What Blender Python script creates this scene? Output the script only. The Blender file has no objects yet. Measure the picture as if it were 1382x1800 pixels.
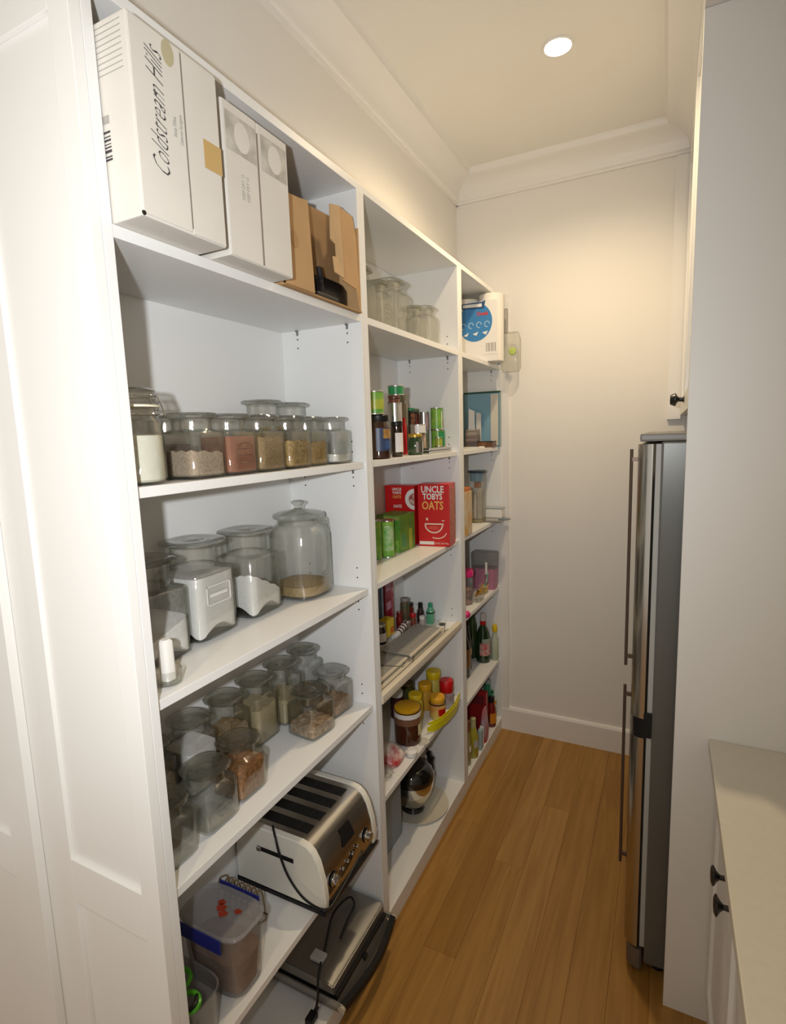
import bpy, bmesh, math, random
from mathutils import Matrix, Vector
random.seed(7)
PI = math.pi
SC = bpy.context.scene
COL = SC.collection

# ------------------------------------------------------------------ camera
def make_camera():
    yaw, pitch, roll = 0.4675, 0.1381, -0.0321
    cy, sy = math.cos(yaw), math.sin(yaw)
    f = Vector((-sy, cy, 0)); r = Vector((cy, sy, 0)); u = Vector((0, 0, 1))
    cp, sp = math.cos(pitch), math.sin(pitch)
    f2 = f*cp - u*sp; u2 = u*cp + f*sp
    cr, sr = math.cos(roll), math.sin(roll)
    r3 = r*cr + u2*sr; u3 = u2*cr - r*sr
    cd = bpy.data.cameras.new('camera'); c = bpy.data.objects.new('camera', cd); COL.objects.link(c)
    m = Matrix((r3, u3, -f2)).transposed().to_4x4(); m.translation = Vector((0.8313, 0, 1.76))
    c.matrix_world = m
    cd.sensor_fit = 'HORIZONTAL'; cd.sensor_width = 36.0; cd.lens = 36.0*956.44/1382.0
    cd.clip_start = 0.02
    SC.camera = c
    return f2
CAMDIR = make_camera()

# ------------------------------------------------------------------ world, lights, exposure
w = bpy.data.worlds.new('world'); SC.world = w; w.use_nodes = True
w.node_tree.nodes['Background'].inputs[0].default_value = (1.0, 0.935, 0.84, 1)
w.node_tree.nodes['Background'].inputs[1].default_value = 0.62
SC.view_settings.view_transform = 'Standard'; SC.view_settings.look = 'None'
SC.view_settings.exposure = 0.0; SC.view_settings.gamma = 1.0; SC.view_settings.use_curve_mapping = False
WARM = (1.0, 0.77, 0.48)
def light(name, kind, loc, energy, color, aim=None, **kw):
    d = bpy.data.lights.new(name, kind); d.energy = energy; d.color = color
    for k, v in kw.items(): setattr(d, k, v)
    o = bpy.data.objects.new(name, d); COL.objects.link(o); o.location = loc
    if aim is not None: o.rotation_euler = Vector(aim).to_track_quat('-Z', 'Y').to_euler()
    return o
# the photographer's flash, a hand's width left of the lens
light('camera_flash', 'SPOT', (0.755, -0.12, 1.80), 66, (0.95, 0.98, 1.0),
      aim=(CAMDIR.x-0.26, CAMDIR.y, CAMDIR.z+0.20), spot_size=math.radians(122), spot_blend=0.9, shadow_soft_size=0.018)
# recessed ceiling lamps (one in view, one nearer the doorway)
light('downlight_beam', 'SPOT', (0.436, 2.205, 3.105), 62, WARM, aim=(0, 0, -1), spot_size=math.radians(152), spot_blend=0.8, shadow_soft_size=0.04)
light('downlight_beam', 'SPOT', (0.436, -0.55, 3.105), 30, WARM, aim=(0, 0, -1), spot_size=math.radians(152), spot_blend=0.8, shadow_soft_size=0.04)
SC.cycles.max_bounces = 12; SC.cycles.transmission_bounces = 12; SC.cycles.glossy_bounces = 4
SC.cycles.transparent_max_bounces = 24
SC.cycles.caustics_reflective = False; SC.cycles.caustics_refractive = False
SC.cycles.sample_clamp_indirect = 4.0

# ------------------------------------------------------------------ materials
MATS = {}
def mat(name, col, rough=0.5, metal=0.0, noise=0.0, nscale=40, bump=0.0, col2=None, spec=0.5, coat=0.0, emis=0, trans=0.0, stretch=None):
    if name in MATS: return MATS[name]
    m = bpy.data.materials.new(name); MATS[name] = m; m.use_nodes = True
    nt = m.node_tree; b = nt.nodes['Principled BSDF']
    b.inputs['Roughness'].default_value = rough; b.inputs['Metallic'].default_value = metal
    b.inputs['Specular IOR Level'].default_value = spec
    b.inputs['Coat Weight'].default_value = coat
    b.inputs['Transmission Weight'].default_value = trans
    b.inputs['Base Color'].default_value = (*col, 1)
    tc = nt.nodes.new('ShaderNodeTexCoord'); mp = nt.nodes.new('ShaderNodeMapping')
    nt.links.new(tc.outputs['Object'], mp.inputs['Vector'])
    if stretch: mp.inputs['Scale'].default_value = stretch
    n = nt.nodes.new('ShaderNodeTexNoise'); n.inputs['Scale'].default_value = nscale; n.inputs['Detail'].default_value = 4
    nt.links.new(mp.outputs[0], n.inputs['Vector'])
    c2 = col2 if col2 else tuple(min(1, c*(1-noise)) for c in col)
    if noise or col2:
        r = nt.nodes.new('ShaderNodeValToRGB'); r.color_ramp.elements[0].position = .35; r.color_ramp.elements[1].position = .65
        r.color_ramp.elements[0].color = (*c2, 1); r.color_ramp.elements[1].color = (*col, 1)
        nt.links.new(n.outputs['Fac'], r.inputs[0]); nt.links.new(r.outputs[0], b.inputs['Base Color'])
    if bump:
        bp = nt.nodes.new('ShaderNodeBump'); bp.inputs['Strength'].default_value = bump; bp.inputs['Distance'].default_value = 0.002
        nt.links.new(n.outputs['Fac'], bp.inputs['Height']); nt.links.new(bp.outputs[0], b.inputs['Normal'])
    if emis:
        b.inputs['Emission Color'].default_value = (*col, 1); b.inputs['Emission Strength'].default_value = emis
    return m

def glass(name, tint=(0.93, 0.95, 0.92), edge=(0.45, 0.5, 0.44), gloss=1.0, bump=0.0, haze=0.0, hazecol=(.8, .8, .8), refr=0.0):
    """thin clear wall: tinted transparency that darkens towards the rim, plus a mirror gloss"""
    if name in MATS: return MATS[name]
    m = bpy.data.materials.new(name); MATS[name] = m; m.use_nodes = True
    nt = m.node_tree; nt.nodes.clear()
    out = nt.nodes.new('ShaderNodeOutputMaterial')
    tr = nt.nodes.new('ShaderNodeBsdfTransparent'); gl = nt.nodes.new('ShaderNodeBsdfGlossy'); gl.inputs['Roughness'].default_value = 0.03
    lw = nt.nodes.new('ShaderNodeLayerWeight'); lw.inputs['Blend'].default_value = 0.35
    rp = nt.nodes.new('ShaderNodeValToRGB'); rp.color_ramp.elements[0].position = 0.25; rp.color_ramp.elements[1].position = 0.95
    rp.color_ramp.elements[0].color = (*tint, 1); rp.color_ramp.elements[1].color = (*edge, 1)
    nt.links.new(lw.outputs['Facing'], rp.inputs[0]); nt.links.new(rp.outputs[0], tr.inputs[0])
    l2 = nt.nodes.new('ShaderNodeLayerWeight'); l2.inputs['Blend'].default_value = 0.5
    pw = nt.nodes.new('ShaderNodeMath'); pw.operation = 'POWER'; pw.inputs[1].default_value = 4.5
    nt.links.new(l2.outputs['Facing'], pw.inputs[0])
    mu = nt.nodes.new('ShaderNodeMath'); mu.operation = 'MULTIPLY_ADD'; mu.inputs[1].default_value = 0.62*gloss; mu.inputs[2].default_value = 0.045*gloss
    nt.links.new(pw.outputs[0], mu.inputs[0])
    mx = nt.nodes.new('ShaderNodeMixShader'); nt.links.new(mu.outputs[0], mx.inputs[0])
    src = tr
    if haze:
        df = nt.nodes.new('ShaderNodeBsdfDiffuse'); df.inputs[0].default_value = (*hazecol, 1)
        m2 = nt.nodes.new('ShaderNodeMixShader'); m2.inputs[0].default_value = haze
        nt.links.new(tr.outputs[0], m2.inputs[1]); nt.links.new(df.outputs[0], m2.inputs[2]); src = m2
    if refr:
        gb_ = nt.nodes.new('ShaderNodeBsdfGlass'); gb_.inputs['Color'].default_value = (*[min(1, .5+c*.5) for c in tint], 1); gb_.inputs['Roughness'].default_value = 0.0; gb_.inputs['IOR'].default_value = 1.45
        m3 = nt.nodes.new('ShaderNodeMixShader'); m3.inputs[0].default_value = refr
        nt.links.new(src.outputs[0], m3.inputs[1]); nt.links.new(gb_.outputs[0], m3.inputs[2]); src = m3
    nt.links.new(src.outputs[0], mx.inputs[1]); nt.links.new(gl.outputs[0], mx.inputs[2])
    if bump:
        tc = nt.nodes.new('ShaderNodeTexCoord'); n = nt.nodes.new('ShaderNodeTexNoise'); n.inputs['Scale'].default_value = 45
        nt.links.new(tc.outputs['Object'], n.inputs['Vector'])
        bp = nt.nodes.new('ShaderNodeBump'); bp.inputs['Strength'].default_value = bump; bp.inputs['Distance'].default_value = 0.004
        nt.links.new(n.outputs['Fac'], bp.inputs['Height'])
        nt.links.new(bp.outputs[0], gl.inputs['Normal']); nt.links.new(bp.outputs[0], lw.inputs['Normal'])
        if refr: nt.links.new(bp.outputs[0], gb_.inputs['Normal'])
    nt.links.new(mx.outputs[0], out.inputs[0])
    return m

def pm0(n, c): return mat(n, c, .8)
WALL = mat('warm_white_wall_paint', (0.80, 0.775, 0.735), 0.7, noise=0.015, nscale=3)
CEIL = mat('ceiling_paint', (0.80, 0.78, 0.73), 0.8, noise=0.015, nscale=3)
TRIM = mat('gloss_white_trim_paint', (0.80, 0.78, 0.75), 0.4)
MEL = mat('white_melamine', (0.81, 0.81, 0.80), 0.38)
EDGE = mat('white_edge_banding', (0.80, 0.79, 0.77), 0.4)
DOORP = mat('satin_white_door_paint', (0.82, 0.81, 0.785), 0.35, noise=0.01, nscale=5)
BLACK = mat('black_plastic', (0.010, 0.010, 0.011), 0.4, spec=.3)
KNOB = mat('black_knob_enamel', (0.008, 0.007, 0.007), 0.3)
STEEL = mat('brushed_steel', (0.56, 0.54, 0.51), 0.22, 1.0, bump=0.03, nscale=80, stretch=(1, 1, 0.05))
CHROME = mat('chrome', (0.72, 0.72, 0.72), 0.08, 1.0)
GSTEEL = mat('grey_fridge_side', (0.13, 0.13, 0.12), 0.32, 0.25)
HOLE = mat('dark_pin_hole', (0.03, 0.03, 0.03), 0.8)
WCARD = mat('white_printed_card', (0.70, 0.665, 0.61), 0.7, noise=0.05, nscale=9)
CARD = mat('brown_corrugated_card', (0.50, 0.31, 0.145), 0.85, noise=0.12, nscale=7)
CARDD = mat('brown_card_inside', (0.42, 0.25, 0.11), 0.9, noise=0.1, nscale=9)
INK = mat('black_ink', (0.05, 0.045, 0.05), 0.8)
GINK = mat('grey_ink', (0.38, 0.36, 0.33), 0.9)
SMUDGE = mat('grey_smudged_print', (0.40, 0.37, 0.31), 0.9, col2=(0.64, 0.60, 0.54), nscale=22)
BTAPE = mat('brown_parcel_tape', (0.50, 0.33, 0.12), 0.4)
GLASS = glass('clear_glass', (0.995, 0.995, 0.985), (0.62, 0.65, 0.58), 1.5, bump=0.22, refr=0.06)
GLID = glass('pressed_glass_lid', (0.97, 0.975, 0.955), (0.44, 0.47, 0.40), 1.8, bump=0.4, refr=0.20)
PLAS = glass('frosted_clear_plastic', (0.80, 0.79, 0.78), (0.55, 0.54, 0.54), 0.8, haze=0.13, hazecol=(.62, .60, .60))
CPLAS = glass('clear_plastic', (0.93, 0.93, 0.90), (0.6, 0.6, 0.56), 0.8, haze=0.10)

# ------------------------------------------------------------------ mesh helpers
def new_obj(name, me, m, parent=None, loc=None, rot=None):
    o = bpy.data.objects.new(name, me); COL.objects.link(o)
    if m is not None and not me.materials:
        for q in (m if isinstance(m, (list, tuple)) else [m]): me.materials.append(q)
    if parent: o.parent = parent
    if loc: o.location = loc
    if rot: o.rotation_euler = rot
    return o
def bm_obj(name, bm, m, parent=None, loc=None, rot=None, smooth=False):
    me = bpy.data.meshes.new(name); bm.normal_update(); bm.to_mesh(me); bm.free()
    if smooth:
        for p in me.polygons: p.use_smooth = True
        try: me.set_sharp_from_angle(angle=math.radians(40))
        except Exception: pass
    return new_obj(name, me, m, parent, loc, rot)
def tag(o, label=None, cat=None, group=None, kind=None):
    if label: o['label'] = label
    if cat: o['category'] = cat
    if group: o['group'] = group
    if kind: o['kind'] = kind
    return o
def thing(name, label, cat, loc=(0, 0, 0), rz=0, group=None):
    o = bpy.data.objects.new(name, None); COL.objects.link(o); o.empty_display_size = 0.03
    o.location = loc; o.rotation_euler = (0, 0, rz)
    return tag(o, label, cat, group)
def add_box(bm, x0, x1, y0, y1, z0, z1, bev=0.0, mi=0, M=None):
    r = bmesh.ops.create_cube(bm, size=1.0)
    vs = r['verts']
    for v in vs: v.co = Vector((x0+(v.co.x+.5)*(x1-x0), y0+(v.co.y+.5)*(y1-y0), z0+(v.co.z+.5)*(z1-z0)))
    if M is not None:
        for v in vs: v.co = M @ v.co
    fs = set(f for v in vs for f in v.link_faces)
    if bev:
        es = list(set(e for v in vs for e in v.link_edges))
        r2 = bmesh.ops.bevel(bm, geom=es, offset=bev, segments=2, affect='EDGES', profile=0.6)
        fs = set(r2['faces']) | set(f for f in fs if f.is_valid)
    for f in fs:
        if f.is_valid: f.material_index = mi
def box(name, x0, x1, y0, y1, z0, z1, m, parent=None, bev=0.0, loc=None, rot=None):
    bm = bmesh.new(); add_box(bm, x0, x1, y0, y1, z0, z1, bev)
    return bm_obj(name, bm, m, parent, loc, rot)
def add_loft(bm, rings, seg=32, cap0=True, cap1=True, cx=0, cy=0, M=None):
    """rings: (z, rx, ry, n[, dx, dy]) superellipse of exponent n"""
    prev = None; first = None
    for rg in rings:
        z, rx, ry, n = rg[:4]; dx = rg[4] if len(rg) > 4 else 0; dy = rg[5] if len(rg) > 5 else 0
        row = []
        for i in range(seg):
            t = 2*PI*(i+.5)/seg; c, s = math.cos(t), math.sin(t)
            q = (abs(c)**n+abs(s)**n)**(-1.0/n)
            p = Vector((cx+dx+rx*q*c, cy+dy+ry*q*s, z))
            if M is not None: p = M @ p
            row.append(bm.verts.new(p))
        if prev:
            for i in range(seg):
                bm.faces.new((prev[i], prev[(i+1) % seg], row[(i+1) % seg], row[i]))
        else: first = row
        prev = row
    if cap0: bm.faces.new(list(reversed(first)))
    if cap1: bm.faces.new(prev)
def loft(name, rings, m, parent=None, seg=32, cap0=True, cap1=True, loc=None, rot=None):
    bm = bmesh.new(); add_loft(bm, rings, seg, cap0, cap1)
    return bm_obj(name, bm, m, parent, loc, rot, smooth=True)
def lathe(name, prof, m, parent=None, seg=28, loc=None, rot=None, n=2, cap0=True, cap1=True):
    return loft(name, [(z, r, r, n) for z, r in prof], m, parent, seg, cap0, cap1, loc, rot)
def add_tube(bm, pts, r, seg=8, closed=False):
    pts = [Vector(p) for p in pts]; prev = None; first = None
    N = len(pts); up = Vector((0, 0, 1))
    for i, p in enumerate(pts):
        a = pts[(i-1) % N] if (closed or i > 0) else p; b = pts[(i+1) % N] if (closed or i < N-1) else p
        d = (b-a).normalized()
        x = d.cross(up)
        if x.length < 1e-3: x = d.cross(Vector((1, 0, 0)))
        x.normalize(); y = x.cross(d)
        rr = r[i] if isinstance(r, (list, tuple)) else r
        row = [bm.verts.new(p+x*rr*math.cos(2*PI*k/seg)+y*rr*math.sin(2*PI*k/seg)) for k in range(seg)]
        if prev:
            for k in range(seg): bm.faces.new((prev[k], prev[(k+1) % seg], row[(k+1) % seg], row[k]))
        else: first = row
        prev = row
    if closed:
        for k in range(seg): bm.faces.new((prev[k], prev[(k+1) % seg], first[(k+1) % seg], first[k]))
    else:
        bm.faces.new(list(reversed(first))); bm.faces.new(prev)
def smooth_path(pts, k=6):
    P = [Vector(p) for p in pts]; out = []
    for i in range(len(P)-1):
        a = P[max(0, i-1)]; b = P[i]; c = P[i+1]; d = P[min(len(P)-1, i+2)]
        for j in range(k):
            t = j/k
            out.append(0.5*((2*b)+(-a+c)*t+(2*a-5*b+4*c-d)*t*t+(-a+3*b-3*c+d)*t**3))
    out.append(P[-1]); return out
def tube(name, pts, r, m, parent=None, smooth=True, seg=8, closed=False, k=6):
    bm = bmesh.new(); add_tube(bm, smooth_path(pts, k) if smooth else pts, r, seg, closed)
    return bm_obj(name, bm, m, parent, smooth=True)
def prism(name, poly, h0, h1, m, parent=None, axis='y', bev=0.0, loc=None, rot=None, smooth=False):
    """extrude polygon (a,b) : axis y -> (x,z), axis x -> (y,z), axis z -> (x,y)"""
    bm = bmesh.new()
    def P(a, b, h): return (a, h, b) if axis == 'y' else ((h, a, b) if axis == 'x' else (a, b, h))
    A = [bm.verts.new(P(a, b, h0)) for a, b in poly]; B = [bm.verts.new(P(a, b, h1)) for a, b in poly]
    n = len(poly)
    bm.faces.new(A); bm.faces.new(list(reversed(B)))
    for i in range(n): bm.faces.new((A[i], B[i], B[(i+1) % n], A[(i+1) % n]))
    bmesh.ops.recalc_face_normals(bm, faces=bm.faces[:])
    if bev: bmesh.ops.bevel(bm, geom=bm.edges[:], offset=bev, segments=2, affect='EDGES')
    return bm_obj(name, bm, m, parent, loc, rot, smooth=smooth)
def frame(o, u, v):
    u = Vector(u).normalized(); v = Vector(v).normalized(); n = u.cross(v)
    M = Matrix((u, v, n)).transposed().to_4x4(); M.translation = Vector(o); return M
def text(s, size, m, parent, o, u=(0, 1, 0), v=(0, 0, 1), name='lettering', shear=0.0, sx=1.0, th=0.0002, align='CENTER', off=0.0):
    cu = bpy.data.curves.new('t', 'FONT'); cu.body = s; cu.size = size; cu.align_x = align; cu.align_y = 'CENTER'
    cu.extrude = th; cu.shear = shear; cu.resolution_u = 2; cu.offset = off
    ob = bpy.data.objects.new('t', cu); COL.objects.link(ob)
    dg = bpy.context.evaluated_depsgraph_get()
    me = bpy.data.meshes.new_from_object(ob.evaluated_get(dg)); bpy.data.objects.remove(ob)
    me.materials.clear()
    t = new_obj(name, me, m, parent); t.matrix_local = frame(o, u, v) @ Matrix.Diagonal((sx, 1, 1, 1)); return t
def decal(name, poly, m, parent, o, u=(0, 1, 0), v=(0, 0, 1), th=0.0006):
    bm = bmesh.new(); A = [bm.verts.new((a, b, 0)) for a, b in poly]; B = [bm.verts.new((a, b, th)) for a, b in poly]; n = len(poly)
    bm.faces.new(list(reversed(A))); bm.faces.new(B)
    for i in range(n): bm.faces.new((A[i], A[(i+1) % n], B[(i+1) % n], B[i]))
    ob = bm_obj(name, bm, m, parent); ob.matrix_local = frame(o, u, v); return ob
def rect(a0, a1, b0, b1): return [(a0, b0), (a1, b0), (a1, b1), (a0, b1)]
def disc(ca, cb, ra, rb=None, n=20):
    rb = rb or ra; return [(ca+ra*math.cos(2*PI*i/n), cb+rb*math.sin(2*PI*i/n)) for i in range(n)]
def wrap_label(name, r, z0, z1, a0, a1, m, parent, n=14, sq=2, loc=None):
    """curved paper label, angles in degrees, 0 = +x"""
    bm = bmesh.new(); rows = []
    for i in range(n+1):
        t = math.radians(a0+(a1-a0)*i/n); c, s = math.cos(t), math.sin(t); q = (abs(c)**sq+abs(s)**sq)**(-1.0/sq)
        rows.append([bm.verts.new((rr*q*c, rr*q*s, z)) for rr, z in ((r+.0004, z0), (r+.0004, z1), (r+.0012, z1), (r+.0012, z0))])
    for i in range(n):
        for k in range(4): bm.faces.new((rows[i][k], rows[i+1][k], rows[i+1][(k+1) % 4], rows[i][(k+1) % 4]))
    bm.faces.new(rows[0]); bm.faces.new(list(reversed(rows[-1])))
    bmesh.ops.recalc_face_normals(bm, faces=bm.faces[:])
    return bm_obj(name, bm, m, parent, loc, smooth=True)

# ------------------------------------------------------------------ key dimensions (metres, z up, +y into the pantry)
XB = -0.298            # back of the shelving
YL0, YL1, YL = 0.612, 0.633, 0.653
D1 = (1.476, 1.518); D2 = (2.330, 2.384); YE = 3.003; YW = 3.024
ZT = 2.476; ZC = 3.12
Z1, Z2, Z3, Z4, Z5A, Z5B, Z5C, ZB = 2.123, 1.684, 1.2795, 0.883, 0.443, 0.512, 0.4425, 0.0733

# ------------------------------------------------------------------ room shell
def struct(o): o['kind'] = 'structure'; return o
struct(box('wall_left', -0.42, -0.246, 0.64, YW+.1, 2.499, ZC, WALL))
struct(box('wall_left', -0.42, XB-.016, 0.64, YW+.1, 0, 2.499, WALL))
struct(box('wall_far', -0.42, 2.3, YW, YW+.1, 0, ZC, WALL))
struct(box('wall_right', 1.60, 1.70, -1.9, YW, 0, ZC, WALL))
struct(box('wall_behind_panels', -1.6, -0.42, 0.66, 0.74, 0, ZC, WALL))
struct(box('ceiling', -1.7, 1.70, -1.98, YW+.1, ZC, ZC+.08, CEIL))

floor = struct(box('floor', -1.7, 1.70, -1.98, YW+.1, -0.06, -0.018, mat('dark_subfloor', (0.10, 0.06, 0.02), 0.9)))
def wood(i):
    name = 'oak_plank_%d' % i
    if name in MATS: return MATS[name]
    base = [(0.385, 0.200, 0.046), (0.41, 0.218, 0.054), (0.36, 0.184, 0.040), (0.43, 0.232, 0.062)][i]
    m = bpy.data.materials.new(name); MATS[name] = m; m.use_nodes = True; nt = m.node_tree; b = nt.nodes['Principled BSDF']
    b.inputs['Roughness'].default_value = 0.36; b.inputs['Specular IOR Level'].default_value = 0.4
    tc = nt.nodes.new('ShaderNodeTexCoord'); mp = nt.nodes.new('ShaderNodeMapping'); mp.inputs['Scale'].default_value = (26, 1.6, 10)
    oi = nt.nodes.new('ShaderNodeObjectInfo'); ad = nt.nodes.new('ShaderNodeVectorMath'); ad.operation = 'ADD'
    ml = nt.nodes.new('ShaderNodeMath'); ml.operation = 'MULTIPLY'; ml.inputs[1].default_value = 30
    nt.links.new(oi.outputs['Random'], ml.inputs[0]); nt.links.new(tc.outputs['Object'], ad.inputs[0]); nt.links.new(ml.outputs[0], ad.inputs[1])
    nt.links.new(ad.outputs[0], mp.inputs['Vector'])
    n = nt.nodes.new('ShaderNodeTexNoise'); n.inputs['Scale'].default_value = 1.3; n.inputs['Detail'].default_value = 6; n.inputs['Distortion'].default_value = 0.9
    nt.links.new(mp.outputs[0], n.inputs['Vector'])
    r = nt.nodes.new('ShaderNodeValToRGB'); r.color_ramp.elements[0].position = 0.30; r.color_ramp.elements[1].position = 0.62
    r.color_ramp.elements[0].color = (base[0]*.76, base[1]*.70, base[2]*.62, 1); r.color_ramp.elements[1].color = (*base, 1)
    nt.links.new(n.outputs['Fac'], r.inputs[0]); nt.links.new(r.outputs[0], b.inputs['Base Color'])
    bp = nt.nodes.new('ShaderNodeBump'); bp.inputs['Strength'].default_value = 0.08; bp.inputs['Distance'].default_value = 0.001
    nt.links.new(n.outputs['Fac'], bp.inputs['Height']); nt.links.new(bp.outputs[0], b.inputs['Normal'])
    return m
def planks():
    W = 0.118; x = -1.64; k = 0
    meshes = {}
    while x < 1.60:
        y = -1.9 - random.random()*1.2
        while y < YW:
            L = random.choice([1.2, 1.5, 1.8, 2.1]); y0 = max(y, -1.9); y1 = min(y+L, YW)
            xa, xb = x, min(x+W, 1.60)
            if y1-y0 > 0.05 and not (xb < 0.0 and y0 > 0.66):
                if xb < 0.0: y1 = min(y1, 0.66)
                bm = bmesh.new()
                add_box(bm, 0.0003, xb-xa-.0003, 0.0004, y1-y0-.0004, -0.018, 0.0, 0.0005)
                o = bm_obj('plank', bm, wood(random.randrange(4)), floor, (xa, y0, 0))
            y += L
        x += W; k += 1
planks()

# skirting
def skirting(name, x0, x1, y0, y1, ax):
    if ax == 'far': poly = [(y1, 0), (y0, 0), (y0, .128), (y0+.005, .140), (y1, .144)]; o = prism(name, poly, x0, x1, TRIM, axis='x')
    struct(o)
skirting('baseboard_far', 0.0, 0.80, YW-.016, YW, 'far')
struct(box('trim_1', -0.004, 0.042, YW-.014, YW, 0.0, 2.499, TRIM))
struct(box('trim_2', 0.826, 0.885, YW-.02, YW, 1.80, 2.99, TRIM))

# cornices: coved profile, (distance from wall, height)
def cove():
    pr = [(0.0, 2.995), (0.012, 2.995), (0.014, 3.006), (0.020, 3.010)]
    for i in range(7):
        t = i/6*PI/2; pr.append((0.022+0.080*(1-math.cos(t)), 3.012+0.078*math.sin(t)))
    pr += [(0.112, 3.094), (0.114, 3.108), (0.125, ZC), (0.0, ZC)]
    return pr
struct(prism('trim_3', [(YW-a, b) for a, b in cove()], -0.246, 0.885, TRIM, axis='x', smooth=True))
struct(prism('trim_4', [(-0.246+a, b) for a, b in cove()], 0.66, YW, TRIM, axis='y', smooth=True))
struct(prism('trim_5', [(0.900-a, b) for a, b in cove()], 1.66, YW, TRIM, axis='y', smooth=True))

# ------------------------------------------------------------------ shelving unit
unit = thing('shelving_unit', 'tall white three-bay open pantry shelving unit along the left wall', 'shelving', (0, 0, 0))
def U(name, *a, m=MEL, bev=0.0012): return box(name, *a, m, unit, bev)
U('side_panel', XB, 0, YL1+.0005, YL, 0, ZT)
U('side_panel', XB, 0, YE, YW-.0145, 0, ZT)
for a, b in (D1, D2):
    mid = (a+b)/2
    U('divider', XB, 0, a, mid-.0003, ZB, ZT); U('divider', XB, 0, mid+.0003, b, ZB, ZT)
U('back_panel', XB-.014, XB, YL1, YW-.002, 0.0, ZT)
U('top_panel', XB, 0, YL1, YW-.0145, ZT, ZT+.021)
bays = [(YL, D1[0]), (D1[1], D2[0]), (D2[1], YE)]
U('base_panel', XB, 0, YL, YE, ZB-.02, ZB)
U('kickboard', -0.02, -0.0005, YL, YE, 0.0, ZB-.02)
for bi, (a, b) in enumerate(bays):
    U('shelf', XB, -0.0008, a, b, Z1-.021, Z1)
    for z in (Z2, Z3, Z4, (Z5A, Z5B, Z5C)[bi]):
        U('shelf', XB, -0.010, a+.0008, b-.0008, z-.020, z)
# shelf pin holes and shelf supports
bm = bmesh.new(); bp_ = bmesh.new()
for bi, (a, b) in enumerate(bays):
    shelves = [Z1, Z2, Z3, Z4, (Z5A, Z5B, Z5C)[bi]]
    for z in shelves:
        for dz in (-0.075, 0.032, 0.064, -0.048):
            for x in (-0.05, -0.235):
                for y, s in ((b, -1), (a, 1)):
                    M = Matrix.Translation((x, y+s*0.0002, z+dz)) @ Matrix.Rotation(PI/2, 4, 'X')
                    bmesh.ops.create_cone(bm, cap_ends=True, segments=8, radius1=.0026, radius2=.0026, depth=.0006, matrix=M)
        for x in (-0.05, -0.235):
            for y, s in ((b, -1), (a, 1)):
                add_box(bp_, x-.004, x+.004, min(y, y+s*.008), max(y, y+s*.008), z-.0245, z-.0215)
                add_box(bp_, x-.0035, x+.0035, min(y, y+s*.0015), max(y, y+s*.0015), z-.036, z-.0245)
    if bi == 0:
        for y in (a+.28, a+.30):
            bmesh.ops.create_cone(bm, cap_ends=True, segments=8, radius1=.0026, radius2=.0026, depth=.0006, matrix=Matrix.Translation((XB+.0004, a+.22, Z1-.06)) @ Matrix.Rotation(PI/2, 4, 'Y'))
tag(bm_obj('pin_hole', bm, HOLE, unit), kind='stuff')
tag(bm_obj('shelf_support', bp_, mat('grey_support_metal', (.3, .3, .3), .4, .8), unit), kind='stuff')

# ------------------------------------------------------------------ shaker end panel and the leaf beside it
def shaker(root, x0, x1, y0, y1, z0, z1, sl, sr, rails, rec=0.009, face=-1, axis='x', m=DOORP):
    """frame in plane: stiles at both ends, rails list of (z0,z1), recessed panels between"""
    def B(name, a0, a1, b0, b1, c0, c1):
        if axis == 'x': return box(name, a0, a1, b0, b1, c0, c1, m, root, 0.0012)
        return box(name, b0, b1, a0, a1, c0, c1, m, root, 0.0012)
    B('stile', x0, x0+sl, y0, y1, z0, z1); B('stile', x1-sr, x1, y0, y1, z0, z1)
    for ra, rb in rails: B('rail', x0+sl, x1-sr, y0, y1, ra, rb)
    p0, p1 = (y0+rec, y1-.001) if face < 0 else (y0+.001, y1-rec)
    for i in range(len(rails)-1): B('recessed_panel', x0+sl, x1-sr, p0, p1, rails[i][1], rails[i+1][0])
e = thing('end_panel', 'white recessed end panel closing the near end of the shelving', 'panel')
shaker(e, -0.315, -0.0, YL0, YL1, 0.0, 2.52, 0.048, 0.049, [(0.0, .10), (.795, .897), (2.432, 2.52)])
box('filler_strip', -0.420, -0.315, YL0+.006, YL1, 0, 2.52, DOORP, e)
d = thing('cupboard_door', 'white recessed cupboard door at the left edge of the picture', 'door')
shaker(d, -1.05, -0.374, 0.598, 0.6175, 0.0, 2.52, 0.08, 0.085, [(0.0, .10), (.795, .897), (2.432, 2.52)])

# ------------------------------------------------------------------ partition, cupboards, worktop on the right
struct(box('wall_partition', 0.877, 1.60, 1.644, 1.668, 0.0, 2.746, mat('partition_paint', (0.76, 0.745, 0.715), 0.5), None, 0.001))
struct(box('wall_bulkhead', 0.877, 1.60, -1.9, 1.668, 2.747, ZC, WALL))
uc = thing('wall_cupboard', 'white overhead cupboard above the steel fridge with black knob', 'cupboard')
box('carcass', 0.905, 1.59, 1.672, YW-.021, 1.83, 2.99, DOORP, uc, 0.001)
for k, (a, b) in enumerate(((1.675, 2.335), (2.338, 2.998))):
    dr = bpy.data.objects.new('door', None); COL.objects.link(dr); dr.parent = uc
    shaker(dr, a, b, 0.882, 0.904, 1.815, 2.99, .07, .07, [(1.815, 1.885), (2.92, 2.99)], axis='y', face=-1)
def knob(name, loc, parent, r=0.017, L=0.032):
    prof = [(0, .010), (.003, .010), (.004, .006), (.016, .0055), (.022, .011), (.028, r), (.031, r), (L, r*.7), (L+.001, .002)]
    return lathe(name, prof, KNOB, parent, 20, loc, (0, -PI/2, 0))
knob('knob', (0.882, 2.29, 1.862), uc, .022, .046); knob('knob', (0.882, 2.38, 1.862), uc, .022, .046)

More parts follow.
